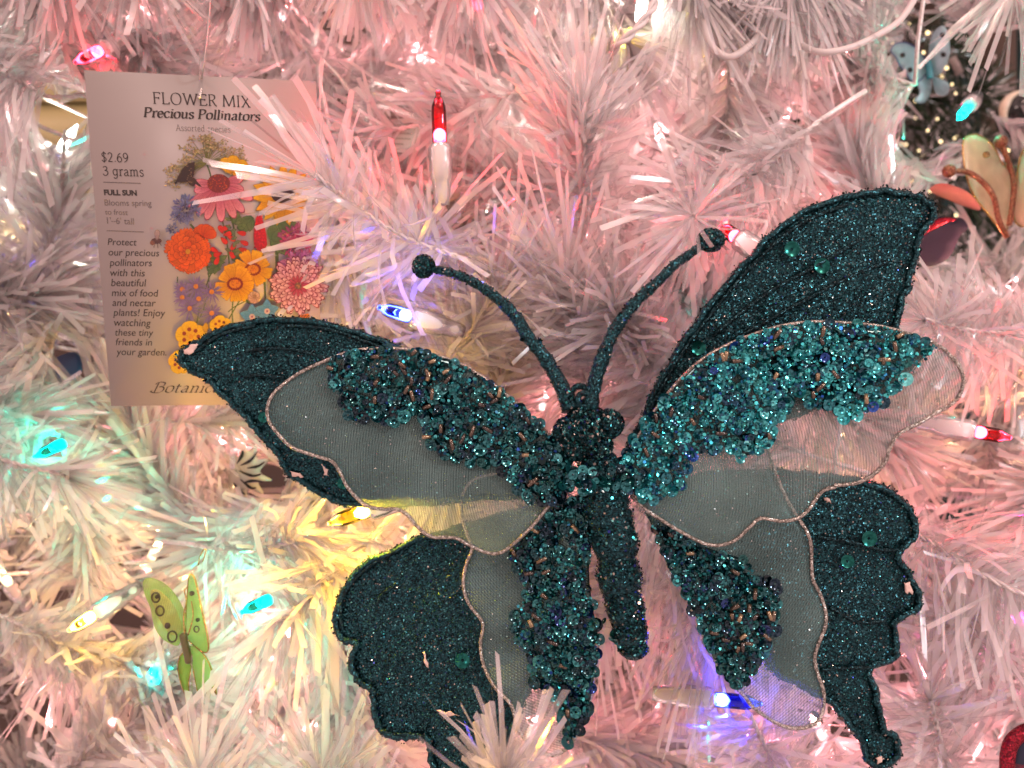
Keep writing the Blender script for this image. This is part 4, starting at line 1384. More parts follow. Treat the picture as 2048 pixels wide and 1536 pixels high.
def flake_at(mb, P, n0, size, tilt=.75, tones=TEALS, tw=TW):
    n = len(P)
    nr = norm(np.asarray(n0) + rng.normal(0, tilt, (n, 3)))
    a = norm(np.cross(nr, norm(rng.normal(0, 1, (n, 3)))))
    b = np.cross(nr, a)
    s = size * rng.uniform(.55, 1.3, n) * .5
    an = np.arange(6) * math.pi / 3
    V = P[:, None] + s[:, None, None] * (np.cos(an)[None, :, None] * a[:, None] + np.sin(an)[None, :, None] * b[:, None])
    f = np.arange(n)[:, None] * 6 + np.arange(6)[None]
    c = tones[rng.choice(len(tones), n, p=tw / tw.sum())] * rng.uniform(.3, .9, n)[:, None]
    mb.add(V.reshape(-1, 3), f, np.repeat(c, 6, 0))

def pl_tube(mb, pts, plane, off, r, n=6, closed=False, sides=6):
    p = cr(pts, n, closed)
    mb.tube(np.array([plane.P(x, y, off) for x, y in p]), r, sides, closed=closed)

def glitter_wing(outline, plane, veins, nfl, spots=(), bares=()):
    o = cr(outline, 4, True)
    # ragged foam edge
    o = o + rng.normal(0, 1.6, o.shape)
    cen = o.mean(0)
    def bump(x, y):
        return .0005 * math.sin(x * .021) * math.cos(y * .017) + .0003 * math.sin(x * .05 + y * .043)
    mb = MB()
    plate(mb, o, plane, .0022, 20, bump)
    ins = cen + (o - cen) * .975
    pl = np.array([plane.P(x, y, .0003) for x, y in ins])
    mb.tube(pl, .0011 + rng.normal(0, .00012, len(pl)), 6, closed=True)
    w = mb.build('glitter_wing', M['glitter'], BF)
    mb = MB()
    for v in veins:
        mb = MB()
        pl_tube(mb, v, plane, .0005, .00075)
        mb.build('vein', M['vein'], w, smooth=True)
    mb = MB()
    flakes(mb, o, plane, nfl, .00046, bump=bump)
    flakes(mb, o, plane, nfl // 5, .0007, off=(-.002, .0012), edge=2.2, tilt=1.2, tones=RIM_TONES)
    g = mb.build('glitter_flakes', M['flake'], w)
    g['kind'] = 'stuff'
    for (x, y, r) in spots:
        mb = MB()
        p = plane.P(x, y, .0014)
        sequin(mb, p, norm(plane.n + rng.normal(0, .05, 3)), r, (.008, .10, .085))
        mb.build('sequin', M['flake'], w)
    for pts in bares:
        mb = MB()
        q = cr(pts, 3, True)
        q = q.mean(0) + (q - q.mean(0)) * .85 + rng.normal(0, 2.0, q.shape)
        plate(mb, q, Plane(*[(x, y, float(np.dot(plane.P(x, y, .0016), [0, 1, 0]))) for x, y in ((q[:, 0].min(), q[:, 1].min()), (q[:, 0].max() + 5, q[:, 1].min()), (q[:, 0].min(), q[:, 1].max() + 5))]), .0006, 6)
        mb.build('bare_patch', M['bare'], w)
    return w, o

def sequin(mb, p, n, r, c, cup=.2):
    a = norm(np.cross(n, norm(rng.normal(0, 1, 3))))
    b = np.cross(n, a)
    k = 12
    an = np.arange(k) * 2 * math.pi / k
    ring = np.cos(an)[:, None] * a + np.sin(an)[:, None] * b
    # faceted cup with a hole
    V = np.vstack([p + ring * r * .2 - n * r * cup, p + ring * r * .62 - n * r * cup * .85, p + ring * r])
    f = []
    for i in range(2):
        for j in range(k):
            f.append((i * k + j, (i + 1) * k + j, (i + 1) * k + (j + 1) % k, i * k + (j + 1) % k))
    mb.add(V, f, c)

SEQ = np.array([(.01, .10, .115), (.02, .20, .21), (.04, .33, .33), (.005, .05, .09), (.01, .13, .12), (.003, .03, .045), (.09, .48, .48), (.01, .05, .22)])
SEQ = SEQ * np.array([1, .97, 1.02])
SEQW = np.array([.24, .22, .12, .12, .14, .10, .04, .02])

wave = lambda x, y: .0011 * math.sin(x * .017 + y * .011) + .0007 * math.sin(x * .013 - y * .031 + 1) + .0004 * math.sin(y * .06 + x * .02)

def sequin_field(parent, poly_, plane, nseq, nbead, nfl, bright=1.0, lift=.0006):
    pl = cr(poly_, 3, True)
    mb = MB()
    # glue and small glitter underneath
    und = plate
    plate(mb, pl, Plane(*[(x, y, float(plane.P(x, y, -.0004)[1])) for x, y in ((800, 700), (1500, 720), (1000, 1300))]), .0006, 26, None, (.004, .04, .045))
    pts = list(sample_poly(pl, int(nseq * .62)))
    edge_ = [tuple(q) for q in pl if (pl.mean(0)[1] - q[1]) < 40][::2]
    pts += [(x + random.uniform(-6, 6), y + random.uniform(-8, 2)) for x, y in edge_]
    for i_, (x, y) in enumerate(pts):
        r = random.choice((.0011, .0013, .0015, .0017, .0019, .0021)) * random.uniform(.8, 1.08)
        if i_ >= int(nseq * .62):
            r = random.uniform(.0016, .0023)
        p = plane.P(x, y, lift + wave(x, y) * .6 + .0008 + random.uniform(.0002, .0012))
        n = norm(plane.n + rng.normal(0, .21, 3))
        c = SEQ[rng.choice(len(SEQ), p=SEQW / SEQW.sum())] * random.uniform(.7, 1.25) * bright  # bright puts the stronger light on the upper right wing into the colour
        sequin(mb, p, n, r, np.minimum(c, .9))
    s = mb.build('sequins', M['sequin'], parent)
    s['kind'] = 'stuff'
    mb = MB()
    nfl = int(nfl * 1.3)
    q = sample_poly(pl, nfl)
    P = np.array([plane.P(x, y, lift + wave(x, y) * .6 + .0008 + h) for (x, y), h in zip(q, rng.uniform(.0003, .0014, nfl))])
    flake_at(mb, P, plane.n, .0010, .6, np.minimum(SEQ * bright * 1.7, .95), SEQW)
    g = mb.build('glitter_flakes', M['flake'], parent)
    g['kind'] = 'stuff'
    mb = MB()
    for (x, y) in sample_poly(pl, int(nbead * .75)):
        a = random.uniform(0, math.pi)
        d = norm(np.array([math.cos(a), random.gauss(0, .2), math.sin(a)]))
        p = plane.P(x, y, lift + wave(x, y) * .6 + .0008 + random.uniform(.0008, .0017))
        L = random.uniform(.0011, .0018)
        c = np.array(random.choice([(.07, .05, .03), (.24, .18, .10), (.03, .022, .016), (.10, .07, .04)]))
        mb.tube([p - d * L, p + d * L], .0007, 8, c)
    b = mb.build('bugle_beads', M['bead'], parent, smooth=False)
    b['kind'] = 'stuff'

def gauze_wing(outline, plane, rim, bumpf=None):
    o = cr(outline, 4, True)
    mb = MB()
    plate(mb, o, plane, .00008, 26, bumpf)
    w = mb.build('gauze_wing', M['gauze'], BF, smooth=True)
    mb = MB()
    flakes(mb, o, plane, 220, .0005, off=(.0001, .0004), tilt=.5, bump=bumpf, tones=SILVER)
    g = mb.build('glitter_flakes', M['flake'], w)
    g['kind'] = 'stuff'
    mb = MB()
    p = cr(rim, 6)
    P = np.array([plane.P(x, y, .0002 + (bumpf(x, y) if bumpf else 0)) for x, y in p])
    mb.tube(P, .00062, 8)
    mb.build('wire_rim', M['rim'], w, smooth=True)
    return w

# distances of the layers (left to right, near to far)
PGLF = Plane((1150, 930, .262), (360, 700, .276), (700, 1010, .268))
PGLH = Plane((1150, 1000, .266), (680, 1200, .274), (900, 1530, .262))
PSLF = Plane((1130, 930, .254), (540, 800, .262), (980, 1105, .256))
PSLH = Plane((1130, 980, .260), (930, 1150, .264), (1130, 1480, .252))
PGRF = Plane((1270, 930, .264), (1860, 410, .262), (1780, 640, .262))
PGRH = Plane((1270, 1000, .266), (1830, 1050, .266), (1760, 1500, .262))
PSRF = Plane((1270, 930, .254), (1920, 770, .246), (1430, 1090, .253))
PSRH = Plane((1300, 1010, .260), (1640, 1150, .258), (1600, 1450, .258))

glitter_wing(glf, PGLF, [A3([(370, 250), (500, 235), (650, 250), (800, 300)]), A3([(370, 375), (450, 365), (560, 380)]), A3([(560, 125), (760, 140), (950, 200), (1100, 260)]), A3([(120, 260), (250, 170), (420, 125)])], 9000,
             spots=[(530, 835, .0018), (688, 966, .002)], bares=[A3([(62, 255), (95, 215), (130, 205), (138, 225), (110, 260), (80, 270)]), A3([(580, 830), (640, 850), (650, 862), (600, 862)]), A3([(735, 800), (755, 820), (775, 860), (758, 850)])])
glitter_wing(glh, PGLH, [A5([(130, 740), (120, 600), (180, 480), (300, 370), (440, 290)]), A5([(330, 600), (360, 540), (440, 480)]), A5([(340, 1310), (420, 1340), (560, 1345), (620, 1370)]), A5([(680, 1210), (760, 1230), (860, 1290), (1000, 1300)])], 9000,
             spots=[(640 + .349 * 820, 1000 + .349 * 915, .0026)], bares=[A5([(582, 870), (596, 880), (620, 965), (606, 950)]), A5([(670, 1210), (780, 1225), (790, 1240), (700, 1228)])])
glitter_wing(grf, PGRF, [A4([(230, 1250), (400, 920), (560, 690), (760, 450), (1000, 230), (1250, 120)]), A4([(600, 760), (850, 560), (1100, 420), (1300, 300)]), A4([(700, 780), (950, 640), (1250, 480), (1450, 400)])], 9500,
             spots=[(1180 + .41 * 980, 360 + .41 * 340, .0026), (1180 + .41 * 1125, 360 + .41 * 422, .0026), (1180 + .41 * 527, 360 + .41 * 820, .0024)])
glitter_wing(grh, PGRH, [A4([(1, 1)]) and AB([(1020, 1060), (1120, 1050), (1260, 1050)]), AB([(1060, 760), (1200, 830), (1330, 820)]), AB([(1000, 420), (1150, 440), (1300, 480), (1390, 480)])], 9500,
             spots=[(1220 + .414 * 1245, 900 + .414 * 425, .0026), (1220 + .414 * 1140, 900 + .414 * 535, .0022)], bares=[AB([(1035, 230), (1060, 235), (1075, 260), (1050, 252)]), AB([(1425, 640), (1450, 645), (1470, 690), (1440, 690)]), AB([(1290, 1490), (1320, 1485), (1325, 1505), (1300, 1510)])])

slf_top = A3([(1940, 780), (1850, 660), (1720, 530), (1600, 430), (1450, 330), (1300, 270), (1150, 240), (1020, 240), (900, 250), (750, 300), (620, 360), (520, 440), (480, 510), (478, 580), (520, 640), (600, 715), (700, 755), (790, 785), (830, 840), (860, 910), (900, 965), (960, 1010), (1040, 1022), (1100, 1020),
              (1150, 1045), (1200, 1100), (1270, 1150), (1350, 1155), (1400, 1160), (1460, 1195), (1540, 1235), (1600, 1240), (1660, 1205), (1760, 1110), (1850, 1000), (1900, 950)])

w = gauze_wing(slf_top, PSLF, slf_top, wave)
sequin_field(w, A3([(795, 300), (820, 275), (900, 252), (1020, 243), (1150, 240), (1300, 270), (1450, 330), (1600, 430), (1720, 530), (1850, 660), (1945, 760), (1965, 900), (1900, 965), (1840, 990), (1760, 970), (1680, 890), (1620, 830), (1590, 760), (1530, 790), (1430, 790), (1350, 750), (1270, 710), (1250, 640), (1240, 555),
                    (1190, 540), (1130, 590), (1070, 590), (990, 580), (870, 580), (840, 470), (780, 420)]), PSLF, 600, 46, 1500, .8)
slh = A5([(1330, -110), (1150, -170), (1000, -150), (880, -110), (825, -20), (815, 60), (825, 130), (850, 210), (872, 275), (840, 360), (825, 440), (830, 520), (860, 610), (920, 690), (930, 740), (915, 830), (925, 920), (960, 1000), (1020, 1080), (1090, 1150), (1120, 1220), (1150, 1320), (1230, 1430), (1330, 1470), (1420, 1420),
          (1480, 1330), (1530, 1220), (1565, 1020), (1590, 880), (1580, 780), (1555, 620), (1535, 400), (1540, 200), (1500, 60), (1420, -60)])
w = gauze_wing(slh, PSLH, slh[1:30], wave)
sequin_field(w, A5([(1270, 110), (1400, 0), (1540, -20), (1560, 200), (1540, 400), (1560, 600), (1590, 760), (1600, 880), (1570, 1020), (1540, 1200), (1500, 1280), (1440, 1390), (1400, 1290), (1380, 1190), (1330, 1110), (1250, 1030), (1220, 920), (1190, 830), (1130, 760), (1120, 660), (1180, 520), (1150, 430), (1120, 380), (1080, 310), (1130, 250), (1200, 170)]),
             PSLH, 500, 18, 1200, .75)
srf = A4([(165, 1350), (250, 1230), (350, 1080), (480, 930), (600, 840), (750, 770), (900, 720), (1050, 695), (1200, 695), (1400, 710), (1550, 750), (1680, 800), (1760, 860), (1810, 940), (1815, 1010), (1780, 1080), (1700, 1130), (1600, 1190), (1500, 1240), (1450, 1310), (1430, 1370), (1380, 1430), (1300, 1475), (1200, 1488)]) + \
      AB([(1080, 180), (1035, 192), (1005, 220), (960, 280), (900, 325), (820, 340), (730, 330), (685, 365), (620, 430), (560, 460), (500, 465), (430, 445), (300, 370), (180, 290), (100, 220)])
w = gauze_wing(srf, PSRF, srf, wave)
sequin_field(w, A4([(165, 1340), (250, 1230), (350, 1080), (480, 930), (600, 840), (750, 770), (900, 720), (1050, 700), (1200, 700), (1400, 715), (1550, 750), (1670, 820), (1600, 890), (1540, 960), (1480, 1010), (1420, 1080), (1320, 1130), (1230, 1180), (1190, 1110), (1060, 1100), (1040, 1040), (960, 1100), (900, 1200), (890, 1270), (840, 1310), (740, 1350),
                    (650, 1300), (590, 1320), (500, 1330), (480, 1420), (420, 1510), (310, 1560), (220, 1530), (140, 1430)]), PSRF, 760, 34, 2200, 1.9)
srh = AB([(130, 240), (400, 40), (600, -50), (730, -60), (765, -20), (790, 60), (820, 160), (860, 250), (905, 330), (940, 390), (965, 470), (970, 560), (980, 630), (1020, 700), (1045, 780), (1040, 850), (1010, 930), (995, 1010), (1010, 1090), (1035, 1160), (1040, 1220), (1020, 1290), (970, 1330), (900, 1345), (830, 1335), (760, 1295), (690, 1240),
          (640, 1180), (590, 1130), (500, 1010), (440, 860), (380, 730), (330, 640), (280, 560), (240, 460), (190, 340)])
w = gauze_wing(srh, PSRH, srh[3:30], wave)
sequin_field(w, AB([(170, 300), (280, 380), (440, 460), (550, 500), (650, 530), (690, 600), (720, 640), (780, 640), (800, 700), (790, 800), (770, 900), (720, 980), (690, 1050), (640, 1110), (600, 1140), (560, 1100), (500, 1010), (440, 860), (380, 730), (330, 640), (280, 560), (240, 460), (190, 340)]), PSRH, 440, 26, 1000, .7)

# body: one lumpy lathe from neck to tail
cl_ = cr(A5([(1540, -330), (1600, -200), (1640, 0), (1690, 250), (1720, 480), (1760, 680), (1790, 820), (1795, 895)]), 8)
wid = np.interp(np.linspace(0, 1, len(cl_)), [0, .12, .25, .38, .55, .75, .9, .97, 1], [16, 38, 44, 43, 42, 35, 27, 21, 3])
dep = np.interp(np.linspace(0, 1, len(cl_)), [0, .3, 1], [.252, .252, .258])
mb = MB()
cent = np.array([at(x, y, d) for (x, y), d in zip(cl_, dep)])
rad = wid * dep / F
rad[1:-1] *= 1 + rng.normal(0, .05, len(rad) - 2) + .05 * np.sin(np.arange(len(rad) - 2) * .9)
mb.tube(cent, rad, 24)
body = mb.build('body', M['glitter'], BF, smooth=True)
mb = MB()
i = rng.integers(2, len(cent) - 1, 3600)
ph = rng.uniform(math.pi, 2 * math.pi, 3600)
dirs = np.stack([np.cos(ph), np.sin(ph), rng.normal(0, .1, 3600)], 1)
dirs = norm(dirs)
f_ = rng.random(3600)[:, None]
P = (cent[i] * f_ + cent[i - 1] * (1 - f_)) + dirs * (rad[i][:, None] * rng.uniform(.99, 1.09, 3600)[:, None])
flake_at(mb, P, dirs, .0008, .6)
g = mb.build('glitter_flakes', M['flake'], body)
g['kind'] = 'stuff'
mb = MB()
for (x, y) in list(sample_poly([(1135, 930), (1240, 930), (1285, 970), (1260, 990), (1190, 975), (1150, 990), (1120, 970)], 60)) + list(sample_poly(A5([(1610, 680), (1760, 700), (1770, 840), (1700, 840)]), 16)):
    dd_ = .2455 if y < 1100 else .2545
    sequin(mb, at(x, y, dd_ + random.uniform(-.0012, .0012)), norm(np.array([0, -1, 0]) + rng.normal(0, .4, 3)), random.uniform(.0010, .0020), SEQ[rng.choice(len(SEQ), p=SEQW / SEQW.sum())])
s = mb.build('sequins', M['sequin'], body)
s['kind'] = 'stuff'

# head with two eye lobes and the loop on top
hp = at(1174, 862, .250)
mb = MB()
mb.ball(hp, .0080, 24, 18, scale=(1.0, .95, .98))
for x, y, r in [(1133, 862, .0042), (1217, 848, .0046), (1152, 895, .004), (1198, 892, .0042)]:
    mb.ball(at(x, y, .2478), r, 16, 12)
V_ = mb.V
for k in range(len(V_)):
    V_[k] = V_[k] + rng.normal(0, .00016, V_[k].shape)
head = mb.build('head', M['glitter'], BF, smooth=True)
mb = MB()
dirs = norm(rng.normal(0, 1, (2200, 3)) * [1, 1, 1])
dirs[:, 1] = -np.abs(dirs[:, 1])
flake_at(mb, hp + dirs * .0081 * np.array([1, .97, .99]), dirs, .00085, .6)
for x, y, r in [(1133, 862, .0043), (1217, 848, .0047), (1152, 895, .0041), (1198, 892, .0043)]:
    flake_at(mb, at(x, y, .2478) + dirs[:500] * r, dirs[:500], .0008, .6)
g = mb.build('glitter_flakes', M['flake'], head)
g['kind'] = 'stuff'
mb = MB()
an = np.linspace(0, 2 * math.pi, 20, endpoint=False)
ring = np.array([at(1160 + 17 * math.cos(a), 789 + 17 * math.sin(a), .251) for a in an])
mb.tube(ring, .0011, 8, closed=True)
ring = np.array([at(1168 + 13 * math.cos(a), 800 + 14 * math.sin(a), .2485) for a in an])
mb.tube(ring, .0010, 8, closed=True)
mb.build('hanging_loop', M['glitter'], head, smooth=True)

def antenna(pts, depths, r0, r1, knob, kd, kr, ks):
    p = cr(pts, 6)
    d = np.interp(np.linspace(0, 1, len(p)), np.linspace(0, 1, len(depths)), depths)
    P = np.array([at(x, y, q) for (x, y), q in zip(p, d)])
    r = np.linspace(r0, r1, len(P)) * (1 + rng.normal(0, .07, len(P)))
    mb = MB()
    mb.tube(P, r, 9)
    a = mb.build('antenna', M['glitter'], BF, smooth=True)
    mb = MB()
    m = 1100
    i = rng.integers(0, len(P) - 1, m)
    f = rng.random(m)[:, None]
    dr = norm(rng.normal(0, 1, (m, 3)))
    flake_at(mb, P[i] * f + P[i + 1] * (1 - f) + dr * r[i][:, None] * 1.02, dr, .0007, .7)
    for k in range(10):                                 # clots of glue and glitter
        j = random.randrange(3, len(P) // 2)
        dd2 = norm(rng.normal(0, 1, (40, 3)))
        flake_at(mb, P[j] + norm(rng.normal(0, 1, 3)) * r[j] + dd2 * .0006, dd2, .0007, .7)
    kp = at(knob[0], knob[1], kd)
    dr = norm(rng.normal(0, 1, (700, 3)))
    flake_at(mb, kp + dr * kr * np.array(ks) * 1.02, dr, .0007, .6)
    g = mb.build('glitter_flakes', M['flake'], a)
    g['kind'] = 'stuff'
    mb = MB()
    mb.ball(kp, kr, 16, 12, scale=ks)
    mb.V[0] = mb.V[0] + rng.normal(0, .00018, mb.V[0].shape)
    mb.build('knob', M['glitter'], a, smooth=True)

antenna(A6([(1290, 1170), (1255, 1070), (1200, 960), (1130, 850), (1040, 740), (980, 640), (900, 550), (800, 470), (700, 410), (600, 370), (490, 345)]), [.249, .254, .262], .0026, .0013, (700 + .3418 * 430, 420 + .3418 * 330), .262, .0036, (1, 1, 1.05))
antenna(A6([(1410, 1170), (1430, 1020), (1480, 860), (1540, 720), (1620, 600), (1700, 510), (1800, 420), (1900, 320), (2000, 250), (2080, 190)]), [.249, .254, .266], .0025, .0013, (1422, 480), .267, .0040, (1.15, 1, .95))

# ------------------------------------------------------------------ small ornaments in the tree
M['green_sheer'] = mat_sheer('green_sheer_cloth', (.36, .55, .14), (.6, .85), 700, trans=.5)
M['blue_sheer'] = mat_sheer('blue_sheer_cloth', (.50, .80, .86), (.6, .9), 700, trans=.5)
M['peach_sheer'] = mat_sheer('peach_sheer_cloth', (.82, .72, .52), (.55, .85), 700, trans=.5)
M['black_gloss'] = mat_plain('black_gloss_paint', (.01, .012, .012), .15)
M['ringspot'] = mat_plain('dark_olive_gloss', (.06, .05, .025), .2)
M['gold'] = mat_glitter('gold_glitter', (.30, .18, .05), (.85, .62, .25), 3000, .9, .25, .8)
M['copper'] = mat_glitter('copper_glitter', (.13, .045, .028), (.48, .22, .12), 2500, .8, .3, .9)
M['navy'] = mat_plain('navy_felt', (.012, .014, .034), .8, noise=.25, nscale=300)
M['crimson'] = mat_glitter('crimson_glitter', (.12, .003, .012), (.42, .012, .035), 2000, .6, .35, .8)
M['rose'] = mat_plain('dull_rose_felt', (.30, .15, .12), .8, noise=.15, nscale=300)
M['white_feather'] = mat_needle('white_feather', (.8, .78, .76), .4, 0)
M['blue_paper'] = mat_plain('blue_paper', (.03, .07, .20), .5, noise=.2, nscale=120)

def wing_part(root, name, outline, plane, mat, rimmat=None, thick=.0003, rim=.0005, n=4):
    o = cr(outline, n, True)
    mb = MB()
    plate(mb, o, plane, thick, 18)
    w = mb.build(name, mat, root)
    if rimmat is not None:
        mb = MB()
        mb.tube(np.array([plane.P(x, y, .0002) for x, y in o]), rim, 6, closed=True)
        mb.build('edge', rimmat, w, smooth=True)
    return w

def ring_part(root, plane, x, y, r, t, mat, name='spot', fill=False):
    mb = MB()
    an = np.linspace(0, 2 * math.pi, 16, endpoint=False)
    if fill:
        plate(mb, np.stack([x + r * np.cos(an), y + r * np.sin(an)], 1), Plane(*[(a, b, float(plane.P(a, b, .0008)[1])) for a, b in ((x - 20, y), (x + 20, y), (x, y + 20))]), .0003, 50)
    else:
        mb.tube(np.array([plane.P(x + r * math.cos(a), y + r * 1.2 * math.sin(a), .0007) for a in an]), t, 6, closed=True)
    mb.build(name, mat, root)

GRP = 'small butterflies clipped on the tree'
# green
G0 = lambda pts: Z(0, 1011, 700 / 2048, pts)
gp = Plane((300, 1160, .288), (370, 1290, .300), (330, 1320, .300))
gr = Plane((370, 1290, .300), (390, 1160, .292), (425, 1300, .289))
gb = thing('small_butterfly', at(372, 1290, .30), 'small lime green butterfly with dark ring spots and folded wings', 'butterfly ornament', GRP)
w = wing_part(gb, 'wing', G0([(835, 470), (845, 435), (880, 425), (940, 445), (1000, 490), (1050, 560), (1085, 640), (1085, 720), (1065, 775), (1040, 820), (990, 805), (940, 770), (900, 700), (880, 600), (850, 530)]), gp, M['green_sheer'])
o_ = cr(G0([(880, 520), (905, 490), (960, 520), (1020, 590), (1055, 670), (1060, 730), (1020, 760), (975, 730), (925, 650)]), 3, True)
mb = MB()
plate(mb, o_, Plane(*[(a, b, float(gp.P(a, b, .00045)[1])) for a, b in ((300, 1160), (370, 1290), (330, 1320))]), .0002, 12)
mb.build('wing_panel', mat_sheer('yellow_green_sheer', (.62, .62, .22), (.5, .8), 700, trans=.5), w)
for x, y, r, fl in [(913, 532, 8, False), (938, 610, 8, False), (980, 705, 6, True), (1010, 760, 9, False), (918, 535, 4, True)]:
    ring_part(w, gp, *G0([(x, y)])[0], r, .00035, M['ringspot'], fill=fl)
w = wing_part(gb, 'wing', G0([(1110, 405), (1140, 420), (1165, 520), (1190, 640), (1215, 760), (1222, 840), (1195, 858), (1130, 810), (1092, 760), (1090, 650), (1100, 500)]), gr, M['green_sheer'], M['gold'], rim=.00025)
for x, y, r, fl in [(1120, 515, 5, True), (1160, 720, 5, False), (1155, 670, 4, True)]:
    ring_part(w, gr, *G0([(x, y)])[0], r, .00025, M['ringspot'], fill=fl)
wing_part(gb, 'wing', G0([(1115, 820), (1180, 855), (1225, 920), (1250, 1000), (1268, 1105), (1235, 1050), (1225, 1130), (1190, 1040), (1170, 1120), (1140, 1000)]), gr, M['green_sheer'], M['gold'], rim=.0002, n=2)
wing_part(gb, 'wing', G0([(1070, 860), (1042, 920), (1048, 1000), (1075, 1085), (1105, 1125), (1105, 1020), (1120, 940)]), gp, M['green_sheer'], M['gold'], rim=.0002, n=2)
mb = MB()
mb.tube(np.array([at(*q, .2965) for q in cr(G0([(1072, 745), (1080, 800), (1095, 860), (1108, 925)]), 5)]), [.0008] + [.0014] * 14 + [.0008], 8)
bd = mb.build('body', mat_plain('olive_body', (.10, .09, .03), .4), gb, smooth=True)
mb = MB()
for q in ([(1080, 750), (1075, 640), (1090, 560), (1080, 500), (1095, 480)], [(1100, 760), (1130, 650), (1120, 560)], [(1160, 350), (1170, 300), (1190, 260), (1205, 265), (1185, 330)]):
    mb.tube(cr([at(*p, .292) for p in G0(q)], 5), .00025, 6)
mb.build('antenna', M['gold'], gb, smooth=True)
# blue
bp = Plane((1785, 90, .455), (1860, 140, .47), (1800, 160, .46))
br = Plane((1860, 140, .47), (1890, 60, .455), (1900, 180, .46))
bb = thing('small_butterfly', at(1858, 145, .47), 'small pale blue butterfly with black dots at the top right', 'butterfly ornament', GRP)
w = wing_part(bb, 'wing', C3([(1268, 300), (1285, 265), (1320, 250), (1370, 255), (1430, 295), (1475, 360), (1490, 410), (1465, 440), (1430, 475), (1385, 470), (1355, 425), (1320, 385), (1300, 340)]), bp, M['blue_sheer'], M['blue_paper'], rim=.0003)
for x, y in ((1340, 322), (1383, 408)):
    ring_part(w, bp, *C3([(x, y)])[0], 5, .0003, M['black_gloss'], fill=True)
w = wing_part(bb, 'wing', C3([(1490, 340), (1495, 260), (1520, 190), (1570, 150), (1600, 195), (1612, 300), (1590, 380), (1545, 440), (1508, 425)]), br, M['blue_sheer'])
for x, y in ((1570, 205), (1575, 320)):
    ring_part(w, br, *C3([(x, y)])[0], 5, .0003, M['black_gloss'], fill=True)
wing_part(bb, 'wing', C3([(1425, 480), (1465, 440), (1500, 460), (1505, 530), (1465, 600), (1410, 590), (1440, 545)]), bp, M['blue_sheer'])
wing_part(bb, 'wing', C3([(1512, 450), (1560, 465), (1605, 490), (1600, 545), (1570, 560), (1530, 540)]), br, M['blue_sheer'])
mb = MB()
mb.tube(np.array([at(*q, .466) for q in cr(C3([(1480, 350), (1495, 400), (1500, 460)]), 5)]), .0018, 8)
mb.build('body', mat_plain('teal_body', (.06, .28, .34), .4), bb, smooth=True)
# peach
pp = Plane((1925, 280, .385), (2010, 340, .40), (1990, 450, .39))
pr = Plane((2040, 300, .39), (2090, 360, .38), (2010, 450, .395))
pb = thing('small_butterfly', at(2000, 440, .395), 'peach gauze butterfly with copper glitter antennae at the right edge', 'butterfly ornament', GRP)
w = wing_part(pb, 'wing', C3([(1690, 920), (1690, 830), (1720, 795), (1770, 790), (1830, 820), (1880, 880), (1915, 950), (1965, 1010), (1985, 1120), (1970, 1250), (1930, 1370), (1880, 1310), (1800, 1210), (1740, 1120), (1705, 1010)]), pp, M['peach_sheer'], M['gold'], rim=.0004)
ring_part(w, pp, *C3([(1830, 905)])[0], 7, .0003, M['gold'], fill=True)
wing_part(pb, 'wing', C3([(2000, 1120), (2020, 950), (2060, 860), (2120, 850), (2180, 950), (2140, 1150), (2060, 1320), (1990, 1280)]), pr, M['peach_sheer'], M['gold'], rim=.0004)
wing_part(pb, 'wing', C3([(1500, 1095), (1560, 1072), (1650, 1090), (1740, 1140), (1795, 1225), (1700, 1205), (1600, 1165), (1520, 1130)]), Plane((1860, 370, .40), (1960, 410, .40), (1900, 390, .405)), M['rose'])
for pts, d in ((C3([(1960, 1320), (1982, 1180), (1985, 1050), (1950, 930), (1912, 830)]), .383), (C3([(1950, 1390), (1900, 1280), (1870, 1150), (1800, 1060), (1710, 1005), (1610, 1000)]), .380)):
    mb = MB()
    mb.tube(np.array([at(x, y, d) for x, y in cr(pts, 6)]), .0013, 8)
    a = mb.build('antenna', M['copper'], pb, smooth=True)
    mb = MB()
    mb.ball(at(*pts[-1], d), .0032, 14, 10)
    mb.build('knob', M['copper'], a, smooth=True)
# navy and crimson felt butterfly behind the upper right wing
Z7 = lambda pts: Z(1700, 360, 348 / 2048, pts)
nb = thing('small_butterfly', at(1860, 480, .40), 'dark navy butterfly wing with a crimson flush right of the upper right glitter wing', 'butterfly ornament', GRP)
npn = Plane((1840, 440, .395), (1935, 450, .39), (1850, 530, .40))
w = wing_part(nb, 'wing', Z7([(1000, 430), (1140, 440), (1320, 450), (1390, 540), (1370, 600), (1305, 640), (1240, 780), (1160, 920), (1020, 1000), (880, 1000), (700, 800), (760, 620), (880, 500)]), npn, M['navy'])
mb = MB()
plate(mb, cr(Z7([(930, 530), (1020, 470), (1130, 440), (1260, 465), (1130, 510), (1010, 570), (880, 640), (820, 700), (840, 620)]), 3, True), Plane(*[(a, b, float(npn.P(a, b, .0006)[1])) for a, b in ((1840, 440), (1935, 450), (1850, 530))]), .0004, 12)
mb.build('crimson_patch', M['crimson'], w)
# red and navy piece in the lower right corner
rbp = Plane((2010, 1500, .285), (2100, 1450, .285), (2050, 1600, .285))
rb = thing('small_butterfly', at(2060, 1540, .285), 'crimson edged butterfly wing cut off by the lower right corner', 'butterfly ornament', GRP)
w = wing_part(rb, 'wing', [(2026, 1500), (2060, 1478), (2120, 1480), (2140, 1540), (2100, 1600), (2040, 1610), (2024, 1560)], rbp, M['navy'])
mb = MB()
mb.tube(np.array([rbp.P(x, y, .0006) for x, y in cr([(2018, 1490), (2060, 1458), (2130, 1460), (2156, 1540), (2110, 1615), (2035, 1625), (2014, 1560)], 6, True)]), .0026, 8, closed=True)
mb.build('edge', M['crimson'], w, smooth=True)
